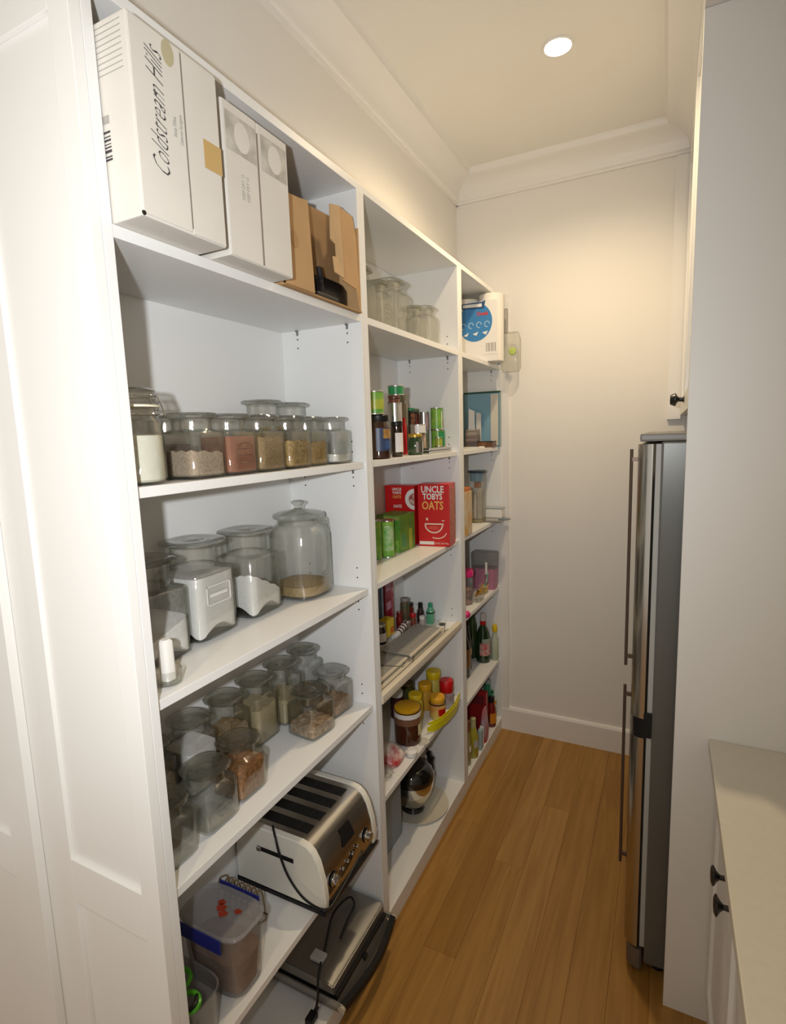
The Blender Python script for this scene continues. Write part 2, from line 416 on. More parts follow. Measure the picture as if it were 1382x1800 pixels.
bc = thing('base_cupboard', 'white base cupboard under the right hand worktop with black knobs', 'cupboard')
box('carcass', 1.006, 1.598, -0.6, 1.642, 0.10, 0.872, DOORP, bc)
box('plinth', 1.02, 1.598, -0.6, 1.642, 0.0, 0.10, DOORP, bc)
for (a, b) in ((1.247, 1.638), (0.747, 1.243), (0.247, 0.743)):
    dr = bpy.data.objects.new('door', None); COL.objects.link(dr); dr.parent = bc
    shaker(dr, a, b, 0.985, 1.005, 0.105, 0.868, .062, .062, [(.105, .167), (.806, .868)], axis='y', face=-1)
knob('knob', (0.985, 1.288, .762), bc, .021, .034); knob('knob', (0.985, 1.202, .762), bc, .021, .034)
o = box('worktop', 0.962, 1.598, -0.6, 1.643, 0.8725, 0.9, mat('cream_stone_worktop', (0.66, 0.62, 0.53), 0.35, noise=.03, nscale=60), None, 0.003)
tag(o, 'plain cream worktop along the right wall above the base cupboard', 'worktop')

# ------------------------------------------------------------------ fridge
fr = thing('fridge', 'tall stainless steel fridge freezer beside the right hand partition', 'fridge')
FY0, FY1 = 1.715, 2.42
box('body', 0.818, 1.55, FY0, FY1, 0.05, 1.722, GSTEEL, fr, 0.006)
box('top_cover', 0.762, 1.55, FY0-.003, FY1+.003, 1.7225, 1.745, mat('grey_top_cover', (.22, .21, .20), .5, .2), fr, 0.006)
def door_poly(front=.757, back=.803):
    pts = [(back, FY0+.004)]
    for i in range(7):
        t = PI/2*i/6; pts.append((front+.036-.036*math.sin(t)*1.0, FY0+.004+.030*(1-math.cos(t))*1.0) if False else (front+.040*(1-math.sin(t)), FY0+.034-.034*math.cos(t)))
    for i in range(1, 8):
        s = i/8; y = FY0+.034+(FY1-FY0-.068)*s; pts.append((front-.012*math.sin(PI*s), y))
    for i in range(7):
        t = PI/2*(1-i/6); pts.append((front+.040*(1-math.sin(t)), FY1-.034+.034*math.cos(t)))
    pts.append((back, FY1-.004)); return pts
dm = mat('fridge_door_steel', (0.50, 0.48, 0.44), 0.20, 1.0)
for nm, a, b, lab in (('door', .885, 1.715, 'upper steel door'), ('door', .10, .822, 'lower steel door')):
    dd = prism(nm, door_poly(), a, b, dm, fr, axis='z', smooth=True); dd['label'] = lab
box('gasket', .804, .818, FY0+.008, FY1-.008, .10, 1.715, mat('grey_gasket', (.42, .42, .40), .5), fr)
prism('handle_recess', door_poly(.764, .802), .822, .885, BLACK, fr, axis='z')
box('hinge_block', .795, .8175, FY0-.001, FY0+.03, .826, .905, BLACK, fr, .001)
prism('kick_grille', door_poly(.766, .812), .022, .092, mat('brown_grey_grille', (.16, .14, .12), .4, .4), fr, axis='z')
for z0, z1 in ((1.03, 1.70), (.35, .965)):
    bm = bmesh.new(); add_tube(bm, [(.7385, FY0+.05, z0), (.7385, FY0+.05, z1)], .0048, 10)
    for z in (z0+.03, z1-.03): add_box(bm, .7385, .762, FY0+.046, FY0+.054, z-.006, z+.006)
    bm_obj('door_handle', bm, mat('bronzed_handle', (.12, .08, .06), .4, .6), fr)
for y in (FY0+.06, FY1-.06): lathe('foot', [(0, .02), (.05, .018)], BLACK, fr, 12, (.86, y, 0))
for y in (FY0+.06, FY1-.06): lathe('foot', [(0, .02), (.05, .018)], BLACK, fr, 12, (1.50, y, 0))
lb = thing('storage_tub', 'pale blue grey plastic tub on top of the fridge', 'tub', (1.035, 2.10, 1.746))
loft('tub_body', [(0, .060, .08, 5), (.085, .072, .095, 5)], mat('blue_grey_plastic', (.55, .61, .66), .4), lb)
loft('tub_lid', [(.0855, .078, .10, 5), (.096, .078, .10, 5), (.104, .070, .09, 5)], mat('blue_grey_lid', (.36, .42, .47), .4), lb)

# ceiling lamp
dl = thing('downlight', 'round recessed ceiling downlight glowing warm white', 'lamp', (0.436, 2.205, ZC))
lathe('lens', [(-.004, .044), (-.0035, .045), (0.0, .045)], mat('lit_lens', (1.0, .88, .66), .5, emis=40), dl, 32)
bm = bmesh.new(); add_loft(bm, [(-.0001, .054, .054, 2), (-.006, .053, .053, 2), (-.0062, .0465, .0465, 2), (-.0001, .0465, .0465, 2)], 32, False, False)
bm_obj('trim_ring', bm, TRIM, dl, smooth=True)

# ------------------------------------------------------------------ square storage jars
def content_mat(key):
    D = dict(flour=((.90, .89, .87), (.85, .84, .82), 60), oats=((.50, .40, .30), (.36, .27, .20), 210), cocoa=((.36, .155, .095), (.31, .125, .075), 60),
             bran=((.40, .28, .14), (.26, .17, .08), 230), flakes=((.52, .36, .15), (.32, .19, .06), 120), pasta=((.62, .42, .10), (.40, .24, .04), 90),
             cereal=((.42, .20, .07), (.22, .09, .03), 110), rice=((.52, .44, .27), (.42, .34, .2), 220), nuts=((.50, .34, .20), (.30, .17, .10), 130),
             sugar=((.90, .89, .87), (.84, .83, .8), 160), tan=((.45, .33, .17), (.36, .25, .12), 160), mauve=((.38, .30, .29), (.30, .23, .22), 120),
             mixed=((.60, .47, .33), (.26, .14, .06), 75), cream=((.80, .78, .66), (.76, .74, .62), 50))
    c, c2, s = D[key]; return mat('contents_'+key, c, .85, col2=c2, nscale=s, bump=.5)
def sq_jar(label, x, y, z, key, fill, W=.051, H=.140, rz=0.0, group=None, slope=0.0, sx=0.0, emboss=False):
    t = thing('glass_jar', label, 'jar', (x, y, z), rz, group)
    sh = H-.040 if H < .16 else (H-.046 if H < .22 else H*.70); nr = W*.86
    loft('jar_body', [(0.001, W*.93, W*.93, 7), (.006, W, W, 8), (sh-.008, W, W, 8), (sh-.002, W*.97, W*.97, 7), (sh+.001, W*.90, W*.90, 3), (sh+.005, nr*.97, nr*.97, 2), (H-.016, nr*.97, nr*.97, 2), (H-.014, nr*1.03, nr*1.03, 2),
         (H-.014, nr*.90, nr*.90, 2), (sh+.003, nr*.90, nr*.90, 2), (sh-.003, W*.90, W*.90, 7), (sh-.010, W-.0028, W-.0028, 8), (.008, W-.0030, W-.0030, 8), (.0055, W*.88, W*.88, 7)],
         GLASS, t, 72, True, True)
    L = W*1.0
    loft('jar_lid', [(H-.0135, nr*1.05, nr*1.05, 2.2), (H-.011, L*.99, L*.99, 2.9), (H-.006, L*1.01, L*1.01, 2.9), (H-.002, L*.95, L*.95, 2.8), (H-.001, L*.76, L*.76, 2.2), (H-.004, L*.60, L*.60, 2), (H-.006, L*.34, L*.34, 2), (H-.003, L*.26, L*.26, 2), (H-.001, L*.10, L*.10, 2)],
         GLID, t, 40, True, True)
    if key:
        W2 = W-.0034; rings = [(.0058, W2*.92, W2*.92, 7), (.010, W2, W2, 8)]
        bm = bmesh.new(); top = (sh-.012)*fill
        add_loft(bm, rings+[(top*.5, W2, W2, 8), (top, W2, W2, 8), (top+.0015, W2*.8, W2*.8, 5), (top+.003, W2*.4, W2*.4, 3)], 72)
        for v in bm.verts:
            if v.co.z > top-.001:
                f_ = max(-.9, min(.9, (v.co.y/W2)*slope+(v.co.x/W2)*sx)); v.co.z = top*(1+f_)+(.002*math.sin(v.co.x*230+v.co.y*170) if key not in ('flour', 'cocoa') else 0)+.002
            elif W > .065 and v.co.z < .02:
                v.co.z += .024*max(0, 1-(min(abs(v.co.x), abs(v.co.y))/(W2*.8))**2)
        bm_obj('jar_contents', bm, content_mat(key), t, smooth=True)
    if emboss:
        bm = bmesh.new(); z0 = H*.36
        add_tube(bm, [(W+.0006, a, z0+b) for a, b in disc(0, 0, W*.55, W*.45, 18)], .0009, 5, True)
        add_box(bm, W, W+.0014, -W*.4, W*.4, z0+.008, z0+.0095); add_box(bm, W, W+.0014, -W*.4, W*.4, z0-.006, z0-.0045)
        bm_obj('embossing', bm, GLID, t)
    return t
G2 = 'small square glass jars on the second shelf'; J = sq_jar
FX = -0.080
J('small square glass jar two-thirds full of beige oats, right of the clip-top jar', FX, .862, Z2, 'oats', .62, .0500, group=G2, slope=-.05)
J('small square glass jar filled with reddish brown cocoa powder', FX, .9675, Z2, 'cocoa', .97, .0500, group=G2, emboss=True)
J('small square glass jar of coarse brown bran, right of the cocoa jar', FX, 1.072, Z2, 'bran', .93, .0500, group=G2)
J('small square glass jar of golden flakes in the middle of second shelf', FX, 1.185, Z2, 'flakes', .80, .0500, group=G2, emboss=True)
J('small square glass jar of golden cereal left of the white flour jar', FX-.012, 1.292, Z2, 'flakes', .66, .0480, group=G2, slope=.15)
J('small square glass jar with a little white flour, rightmost on second shelf', FX, 1.402, Z2, 'flour', .30, .0490, group=G2)
G2B = 'tall square glass jars at the back of the second shelf'
J('tall square glass jar of yellow pasta standing behind the golden flakes jar', -.205, 1.245, Z2, 'pasta', .78, .052, .190, group=G2B, slope=.1)
J('tall empty square glass jar behind, to the right of the pasta jar', -.205, 1.375, Z2, None, 0, .050, .188, group=G2B)
J('small glass jar of dark grains half hidden behind the clip-top jar', -.2, .775, Z2, 'mauve', .7, .045, .14)
J('small glass jar of mauve grains in the back row behind the oats jar', -.205, .90, Z2, 'mauve', .8, .045, .14, group=G2B)
# clip-top jar
t = thing('clip_top_jar', 'round clip-top preserving jar of cream powder beside the end panel', 'jar', (-.066, .716, Z2))
lathe('jar_body', [(.001, .040), (.006, .046), (.118, .046), (.130, .037), (.138, .037), (.140, .041), (.144, .041), (.144, .034), (.131, .034), (.117, .0435), (.008, .0435), (.005, .04)], GLASS, t, 32)
lathe('jar_contents', [(.0055, .038), (.010, .0425), (.092, .0425), (.094, .02)], content_mat('cream'), t, 32)
lathe('jar_lid', [(.148, .041), (.156, .042), (.160, .037), (.168, .036), (.176, .037), (.180, .030), (.182, .01)], GLID, t, 32)
lathe('rubber_seal', [(.1445, .0425), (.1485, .0425)], mat('pale_rubber_seal', (.72, .66, .52), .6), t, 28)
bm = bmesh.new()
add_tube(bm, [(a*.0415, b*.0415, .132) for a, b in [(math.cos(2*PI*i/24), math.sin(2*PI*i/24)) for i in range(24)]], .0012, 6, True)
add_tube(bm, [(a*.0395, b*.0395, .166) for a, b in [(math.cos(2*PI*i/24), math.sin(2*PI*i/24)) for i in range(24)]], .0012, 6, True)
add_tube(bm, [(.012, .042, .166), (.012, .050, .150), (.010, .058, .128), (-.010, .058, .128), (-.012, .050, .150), (-.012, .042, .166)], .0016, 6)
bm_obj('wire_clip', bm, CHROME, t, smooth=True)

# big jars on the third shelf
G3 = 'large square glass jars on the third shelf'
J('large square glass jar packed with white flour, raised blank label on front', -.222, .968, Z3, 'flour', .98, .072, .245, group=G3, emboss=False, rz=.05)
J('large square glass jar with a sloping heap of white sugar', -.220, 1.158, Z3, 'sugar', .50, .070, .240, group=G3, slope=-.45, sx=.12, rz=.05)
J('large square glass jar at the far left of third shelf, half full of white', -.205, .800, Z3, 'flour', .45, .070, .232, group=G3, slope=.3)
def raised_label(x, y, z, a, b, rz):
    pass
fj = [o for o in COL.objects if o.get('label', '').startswith('large square glass jar packed')][0]
bm = bmesh.new()
for y0, y1, z0, z1 in ((-.042, .042, .132, .135), (-.042, .042, .086, .089), (-.042, -.039, .086, .135), (.039, .042, .086, .135)): add_box(bm, .0722, .0745, y0, y1, z0, z1)
add_box(bm, .0722, .0740, -.030, .030, .106, .114)
bm_obj('raised_label', bm, mat('pale_moulding', (.74, .73, .70), .5), fj)
cj = thing('cookie_jar', 'big round glass cookie jar with knob lid and side handle', 'jar', (-.178, 1.352, Z3))
loft('jar_body', [(.001, .075, .075, 3), (.008, .084, .084, 3), (.19, .086, .086, 2.6), (.215, .080, .080, 2.2), (.228, .067, .067, 2), (.243, .067, .067, 2), (.243, .062, .062, 2), (.226, .062, .062, 2), (.213, .076, .076, 2.2), (.19, .082, .082, 2.6), (.012, .080, .080, 3), (.007, .07, .07, 3)], GLASS, cj, 40, True, True)
lathe('jar_lid', [(.2435, .078), (.250, .080), (.256, .078), (.262, .060), (.267, .022), (.272, .011), (.280, .012), (.288, .021), (.292, .022), (.296, .012)], GLID, cj, 36)
loft('jar_contents', [(.0075, .069, .069, 3), (.013, .0785, .0785, 3), (.040, .0790, .0790, 3), (.044, .05, .05, 2)], content_mat('tan'), cj, 40)
ch = bmesh.new(); add_tube(ch, smooth_path([(.02, .070, .222), (.03, .100, .226), (.03, .112, .200), (.03, .114, .12), (.03, .108, .06), (.025, .084, .045)]), [.008]*31, 8)
bm_obj('side_handle', ch, GLID, cj, smooth=True)
t = thing('glass_tumbler', 'slim clear tumbler holding an upright white stick at front left of third shelf', 'tumbler', (-.055, .724, Z3))
lathe('tumbler_body', [(.001, .017), (.003, .026), (.03, .028), (.032, .0265), (.008, .024), (.008, .002)], GLASS, t, 28, cap1=False)
loft('white_stick', [(.009, .013, .013, 4), (.088, .012, .012, 4), (.093, .008, .008, 3)], mat('white_wax', (.82, .80, .76), .5), t, 24)

# fourth shelf
G4 = 'small square glass jars in the front row of the fourth shelf'; G4B = 'tall square glass jars in the back row of the fourth shelf'
J('empty small square glass jar at the front left corner of fourth shelf', -.098, .712, Z4, None, 0, .0500, group=G4)
J('empty small square glass jar between the corner jar and the biscuit jar', -.104, .842, Z4, None, 0, .0520, group=G4, emboss=True)
J('small square glass jar of orange brown cereal biscuits', -.112, .958, Z4, 'cereal', .86, .0500, group=G4)
J('small square glass jar one-third full of mixed seeds, front right of fourth shelf', -.105, 1.262, Z4, 'mixed', .36, .0540, .138, group=G4, rz=-.12)
J('small square glass jar with pinkish nuts, next to the right divider', -.118, 1.396, Z4, 'nuts', .42, .0520, .140, group=G4, rz=-.10)
J('tall square glass jar of white flour in the back row of fourth shelf', -.236, .920, Z4, 'flour', .85, .0500, .190, group=G4B)
J('tall square glass jar of dark brown grains in the back row of fourth shelf', -.236, 1.045, Z4, 'bran', .70, .0500, .190, group=G4B)
J('tall square glass jar of olive yellow rice behind the gap of fourth shelf', -.236, 1.168, Z4, 'rice', .80, .0500, .190, group=G4B)
J('tall square glass jar of pale yellow noodles, second from right at the back', -.236, 1.292, Z4, 'rice', .62, .0500, .190, group=G4B)
J('tall square glass jar with a little beige meal, rightmost at the back of fourth shelf', -.236, 1.412, Z4, 'tan', .3, .0500, .190, group=G4B)
J('tall square glass jar of yellowish grain at the back left corner of fourth shelf', -.236, .788, Z4, 'rice', .7, .0500, .190, group=G4B)

# ------------------------------------------------------------------ top shelf cartons
def carton(label, x0, x1, y0, y1, z, h, lean=0.0, rz=0.0):
    c = thing('wine_carton', label, 'carton', ((x0+x1)/2, (y0+y1)/2, z), rz)
    a, b = (x1-x0)/2, (y1-y0)/2
    return c, a, b
c, a, b = carton('tall white wine carton with black script lettering, leftmost on the top shelf', -.235, .071, .656, .842, Z1+.0005, .300)
box('carton_body', -a, a-.0015, -b, b, 0, .298, WCARD, c, .0025)
box('front_flap', a-.0012, a+.0006, -b+.002, b*.10, .004, .294, WCARD, c, .0004)
box('front_flap', a-.0012, a+.0010, b*.13, b-.002, .002, .292, WCARD, c, .0004)
X = a+.0012
text('Coldstream Hills', .050, INK, c, (X-.0004, -b+.047, .168), u=(0, 0, 1), v=(0, -1, 0), shear=.75, sx=.56, off=-.0009)
for yy_, z0_, z1_ in ((-b*-.115, .01, .29),): box('flap_seam', a+.0006, a+.0011, yy_-.001, yy_+.001, z0_, z1_, pm0('dark_seam', (.25, .2, .17)), c)  # thin dark line along the flap joint
lathe('corner_rivet', [(0, .004), (.002, .003)], BLACK, c, 12, (a-.001, -b+.002, .004), (0, PI/2, 0))
for k in range(2): text(['Shiraz 750mL', 'Cabernet Sauvignon'][k], .010, GINK, c, (X-.0003, -b+.080+k*.013, .165), u=(0, 0, 1), v=(0, -1, 0), sx=.6)
decal('printed_seal', disc(0, 0, .013, .020), mat('gold_grey_print', (.47, .42, .27), .7), c, (X-.0008, -b+.076, .275))
decal('brown_tape', rect(-.025, .018, -.024, .024), BTAPE, c, (a+.0012, b-.018, .150))
for k in range(9):
    decal('printed_line', rect(-.085, .085, -.0005, .0005), GINK, c, (a-.10, -b-.0003, .288-k*.0085), u=(1, 0, 0), v=(0, 0, 1), th=.0004)
for k, (wd, z_) in enumerate(((.012, .150), (.003, .136), (.0015, .130), (.003, .124), (.0012, .119), (.002, .114), (.004, .107), (.002, .100), (.003, .095))):
    decal('bar_mark', rect(-.045, .016, 0, wd), INK if k else GINK, c, (a-.075, -b-.0003, z_), u=(1, 0, 0), v=(0, 0, 1), th=.0004)
c2_, a, b = carton('white wine carton with smudged grey print, second on the top shelf', -.235, .054, .872, 1.072, Z1+.0005, .30)
box('carton_body', -a, a-.0015, -b, b, 0, .285, WCARD, c2_, .0025)
box('front_flap', a-.0012, a+.0008, -b+.002, -.004, .002, .283, WCARD, c2_, .0004)
box('front_flap', a-.0012, a+.0004, .001, b-.002, .002, .283, WCARD, c2_, .0004)
box('flap_seam', a+.0004, a+.0012, -.0035, .0005, .004, .262, pm0('dark_seam', (.25, .2, .17)), c2_)
for cy_, rr in ((-.050, .044), (.052, .042)):
    decal('smudged_print', rect(-rr, rr, -.028, .042), SMUDGE, c2_, (a+.0008, cy_, .225), th=.0003)
    decal('worn_patch', disc(0, 0, .022, .028), WCARD, c2_, (a+.0012, cy_+.002, .232), th=.0002)
for k in range(2): text('KEEP DRY 12', .012, GINK, c2_, (a+.0009, -.052+k*.014, .140), u=(0, 0, 1), v=(0, -1, 0), sx=.7)
# opened brown carton with a black appliance in it
oc = thing('cardboard_box', 'opened brown cardboard box with flaps, at the right of top shelf', 'box', (0, 0, Z1+.0005))
def sheet(name, pts, th, m, parent):
    bm = bmesh.new(); pts = [Vector(p) for p in pts]; n = (pts[1]-pts[0]).cross(pts[2]-pts[0]).normalized()
    A = [bm.verts.new(p) for p in pts]; B = [bm.verts.new(p+n*th) for p in pts]; k = len(pts)
    bm.faces.new(list(reversed(A))); bm.faces.new(B)
    for i in range(k): bm.faces.new((A[i], A[(i+1) % k], B[(i+1) % k], B[i]))
    bmesh.ops.recalc_face_normals(bm, faces=bm.faces[:])
    return bm_obj(name, bm, m, parent)
box('box_base', -.24, .012, 1.095, 1.462, 0, .004, CARDD, oc)
box('box_back', -.245, -.241, 1.095, 1.462, 0, .22, CARDD, oc)
box('box_side', -.24, .006, 1.095, 1.099, .004, .22, CARD, oc); box('box_side', -.24, .004, 1.468, 1.472, .004, .24, CARD, oc)
sheet('front_flap', [(.010, 1.102, .004), (.012, 1.215, .004), (-.004, 1.225, .232), (-.002, 1.190, .225), (.002, 1.110, .215)], .004, CARD, oc)
sheet('inner_panel', [(-.065, 1.225, .004), (-.065, 1.455, .004), (-.060, 1.455, .270), (-.050, 1.30, .255), (-.045, 1.225, .240)], .004, CARDD, oc)
sheet('torn_flap', [(.020, 1.305, .076), (.020, 1.352, .070), (.010, 1.358, .262), (.004, 1.318, .255), (.006, 1.312, .165), (.010, 1.330, .155), (.012, 1.328, .122), (.014, 1.308, .118)], .0035, mat('pale_brown_card', (.56, .37, .19), .85, noise=.1, nscale=9), oc)
sheet('side_flap', [(.0165, 1.352, .068), (.010, 1.440, .062), (.004, 1.468, .004), (.0, 1.4715, .19), (.004, 1.440, .262), (.008, 1.356, .264)], .0035, CARD, oc)
decal('hand_hole', rect(-.0015, .0015, -.022, .022), mat('dark_slot', (.12, .06, .03), .9), oc, (.0035, 1.448, .155), u=(-.1, 1, 0))
decal('printed_mark', disc(0, 0, .016, .020), mat('brown_ink', (.40, .23, .10), .9), oc, (.0102, 1.146, .115), u=(0, 1, 0), v=(-.05, 0, 1))
sh = thing('handheld_appliance', 'black handheld appliance poking out of the opened cardboard box', 'appliance', (-.044, 1.375, Z1+.005))
loft('appliance_body', [(0, .016, .070, 4), (.02, .018, .082, 4), (.060, .017, .082, 4), (.074, .012, .068, 3)], BLACK, sh, 28)
box('foot', .020, .050, -.135, -.030, .0, .014, BLACK, sh, .004)
tube('stalk', [(.035, -.095, .010), (.034, -.090, .045), (.030, -.094, .085)], .007, BLACK, sh)

# ------------------------------------------------------------------ small goods builders
def tin(label, x, y, z, r, h, mbody, parts=(), group=None, cat='tin', name='food_tin', rim=True):
    t = thing(name, label, cat, (x, y, z), 0, group)
    rm = mat('tin_metal', (.62, .62, .60), .25, 1.0)
    lathe('tin_body', [(.0, r), (.002, r), (h-.002, r), (h, r)], mbody, t, 26)
    if rim:
        for zz in (.0025, h-.0015):
            bm = bmesh.new(); add_loft(bm, [(zz-.0022, r+.0010, r+.0010, 2), (zz, r+.0018, r+.0018, 2), (zz+.0022, r+.0010, r+.0010, 2)], 26)
            bm_obj('rim', bm, rm, t, smooth=True)
    for nm, z0, z1, a0, a1, m in parts: wrap_label(nm, r, z0, z1, a0, a1, m, t)
    return t
def screw_jar(label, x, y, z, r, h, mbody, mlid, lh=.018, lr=None, labels=(), name='jar', cat='jar', group=None, fill=None, neck=.85, body_n=2):
    t = thing(name, label, cat, (x, y, z), 0, group); lr = lr or r*.92; hb = h-lh
    loft('jar_body', [(0, r*.9, r*.9, body_n), (.004, r, r, body_n), (hb-.016, r, r, body_n), (hb-.006, r*neck, r*neck, 2), (hb-.0005, r*neck, r*neck, 2)], mbody, t, 28)
    loft('jar_lid', [(hb, lr*.97, lr*.97, 2), (hb+.002, lr, lr, 2), (h-.003, lr, lr, 2), (h, lr*.93, lr*.93, 2)], mlid, t, 28)
    if fill: lathe('jar_contents', [(.003, r*.86), (.008, r*.93), (hb*fill[1], r*.93), (hb*fill[1]+.001, r*.4)], fill[0], t, 24)
    for nm, z0, z1, a0, a1, m in labels: wrap_label(nm, r, z0, z1, a0, a1, m, t, sq=body_n)
    return t
def bottle(label, x, y, z, r, h, mbody, mcap, shoulder=.6, nr=.013, labels=(), cap=.02, group=None, name='bottle', n=2, parts=None):
    t = thing(name, label, 'bottle', (x, y, z), 0, group); s = h*shoulder
    loft('bottle_body', [(0, r*.88, r*.88, n), (.005, r, r, n), (s, r, r, n), (s+(h-s)*.25, r*.78, r*.78, 2), (s+(h-s)*.5, nr*1.15, nr*1.15, 2), (h-cap-.001, nr, nr, 2)], mbody, t, 26)
    lathe('bottle_cap', [(h-cap, nr*1.15), (h-.002, nr*1.15), (h, nr*.95)], mcap, t, 20)
    for nm, z0, z1, a0, a1, m in labels: wrap_label(nm, r, z0, z1, a0, a1, m, t, sq=n)
    return t
def pm(name, c, r=.4, **k): return mat(name, c, r, **k)
GREEN = pm('leaf_green_print', (.10, .33, .04), .35, col2=(.26, .45, .06), nscale=30)
DGREEN = pm('deep_green_print', (.02, .22, .07), .3, col2=(.03, .30, .10), nscale=20)
YGREEN = pm('yellow_green_print', (.45, .45, .04), .35, col2=(.30, .40, .05), nscale=25)
RED = pm('red_print', (.55, .008, .010), .35); YEL = pm('yellow_plastic', (.72, .52, .01), .35); MUST = pm('mustard_plastic', (.68, .36, .01), .35)
WPAP = pm('white_label_paper', (.78, .74, .70), .5); BLUE = pm('blue_print', (.04, .10, .26), .4); DARKJ = pm('dark_sauce_glass', (.022, .010, .006), .08, coat=.5)
AMBER = pm('amber_glass', (.035, .010, .004), .08, coat=.5); SILV = pm('silver_tin', (.62, .63, .64), .18, metal=1.0); GOLDP = pm('golden_food_print', (.55, .30, .06), .4, col2=(.30, .14, .03), nscale=60)
WPLA = pm('white_plastic', (.78, .76, .73), .35); REDP = pm('red_plastic', (.50, .006, .008), .35); DRED = pm('dark_red_glass', (.16, .008, .006), .12, coat=.4)
GREENG = pm('green_bottle_glass', (.012, .035, .010), .06, coat=.6); TEAL = pm('teal_green_cap', (.03, .33, .18), .3)

# ---- bay 2 top shelf: empty jars
GT = 'empty glass jars on the top shelf of the middle bay'
J('tall empty glass jar at the back left, top shelf of middle bay', -.228, 1.640, Z1, None, 0, .058, .270, group=GT)
J('tall empty glass jar at the back, second from left in middle bay', -.225, 1.812, Z1, None, 0, .055, .255, group=GT)
J('empty square glass jar in front beside the first divider, top shelf', -.085, 1.60, Z1, None, 0, .052, .175, group=GT)
J('empty square glass jar second along the front edge of the jar cluster', -.085, 1.725, Z1, None, 0, .052, .158, group=GT, emboss=True)
J('widest empty glass jar in the middle of the top shelf cluster', -.105, 1.870, Z1, None, 0, .060, .200, group=GT)
J('short empty glass jar between the widest jar and the rightmost jar', -.062, 1.986, Z1, None, 0, .045, .125, group=GT)
J('rightmost small empty glass jar on the top shelf of middle bay', -.065, 2.098, Z1, None, 0, .050, .145, group=GT)

# ---- bay 2 second shelf: jars, tins
def B2(x): return x
screw_jar('stout dark sauce jar with food label beside the first divider', -0.06, 1.674, Z2, 0.04, 0.15, AMBER, BLACK, .022, labels=(('food_label', .028, .105, -75, 60, pm('navy_label', (.03, .05, .12), .4)), ('picture', .070, .102, -40, 45, GOLDP), ('white_band', .036, .062, -30, 50, BLUE)))
tin('green and yellow food tin stacked on the stout dark jar', -0.06, 1.655, Z2+.1505, 0.03, 0.078, GREEN, (('yellow_band', .018, .050, -90, 90, YGREEN),), rim=True)
bottle('dark bottle with tall blank white label, second shelf middle bay', -0.06, 1.817, Z2, 0.0215, 0.128, DARKJ, BLACK, .86, .018, (('blank_label', .018, .088, -80, 70, WPAP),), cap=.014)
tin('plain silver tin standing on the white-labelled dark bottle', -0.06, 1.806, Z2+.1285, 0.026, 0.066, SILV, (('brown_picture', .01, .06, 20, 80, GOLDP),))
screw_jar('small brown jar on the plain silver tin', -0.06, 1.804, Z2+.195, 0.0245, 0.027, pm('brown_jar', (.14, .05, .03), .2), pm('brown_lid', (.10, .035, .02), .3), .012)
tin('small green tin on top of the tallest stack', -0.066, 1.832, Z2+.2225, 0.0285, 0.036, DGREEN)
screw_jar('brown glass storage jar behind, under the small green tin', -0.17, 2.114, Z2, 0.018, 0.245, pm('smoky_jar', (.30, .26, .18), .15), pm('khaki_lid', (.30, .27, .18), .4), .02)
screw_jar('small gherkin jar with yellow lid and silver label, middle bay', -0.064, 1.989, Z2, 0.031, 0.083, pm('dark_green_glass', (.02, .05, .015), .1, coat=.5), pm('gold_lid', (.55, .36, .05), .3, metal=.6), .013, labels=(('silver_label', .010, .052, -60, 20, SILV), ('black_strip', .008, .045, 22, 60, BLACK)))
tin('white tuna tin with blue square behind the gherkin jar', -0.105, 2.112, Z2+.0835, 0.034, 0.038, SILV, (('label_band', .004, .038, -90, 90, WPLA), ('blue_square', .008, .034, 0, 40, BLUE)))
tin('brown paper wrapped tin under the white tuna tin', -0.105, 2.122, Z2, 0.029, 0.083, pm('buff_wrap', (.55, .42, .32), .6))
bottle('slim red sauce bottle behind the dark bottle', -0.13, 2.03, Z2, 0.01, 0.15, RED, RED, .75, .006)
screw_jar('dark jar with orange fruit print, behind in middle bay', -0.18, 2.205, Z2, 0.019, 0.196, DARKJ, DGREEN, .012, labels=(('fruit_print', .11, .17, -60, 30, pm('orange_fruit_print', (.45, .13, .03), .4, col2=(.05, .02, .01), nscale=70)),))
screw_jar('dark jar with red tomato print next to the orange printed jar', -0.182, 2.262, Z2, 0.017, 0.194, DARKJ, pm('olive_lid', (.10, .16, .05), .4), .012, labels=(('tomato_print', .11, .17, -60, 10, pm('tomato_print', (.5, .06, .03), .4, col2=(.05, .02, .01), nscale=60)),))
tin('mauve and silver printed tin between dark jars and green tins', -0.138, 2.252, Z2, 0.02, 0.178, SILV, (('mauve_label', .10, .170, -50, 60, pm('mauve_print', (.35, .24, .28), .4)),))
tin('green food tin at the right end of second shelf, lower of two', -.088, 2.292, Z2, .030, .098, GREEN, (('teal_band', .03, .09, -60, 10, DGREEN), ('tan_picture', .01, .05, 12, 70, GOLDP)))
tin('green food tin standing on top of another green tin', -.088, 2.282, Z2+.0985, .027, .096, GREEN, (('white_strip', .0, .08, -22, -12, WPLA), ('tan_picture', .01, .045, 5, 60, GOLDP)))
tin('small yellow green tin in front of the green tin stack', -0.05, 2.205, Z2+.0255, 0.016, 0.04, YGREEN)
for k in range(2):
    tag(box('silver_sachet', -.078, -.022, 2.040, 2.285, 0, .012, SILV, None, .004, (0, 0, Z2+k*.0125)), ['lower of two flat silver sachets lying on the second shelf', 'upper of two flat silver sachets lying on the second shelf'][k], 'sachet', 'flat silver sachets')  # flat silver sachets, drawn as thin rounded slabs

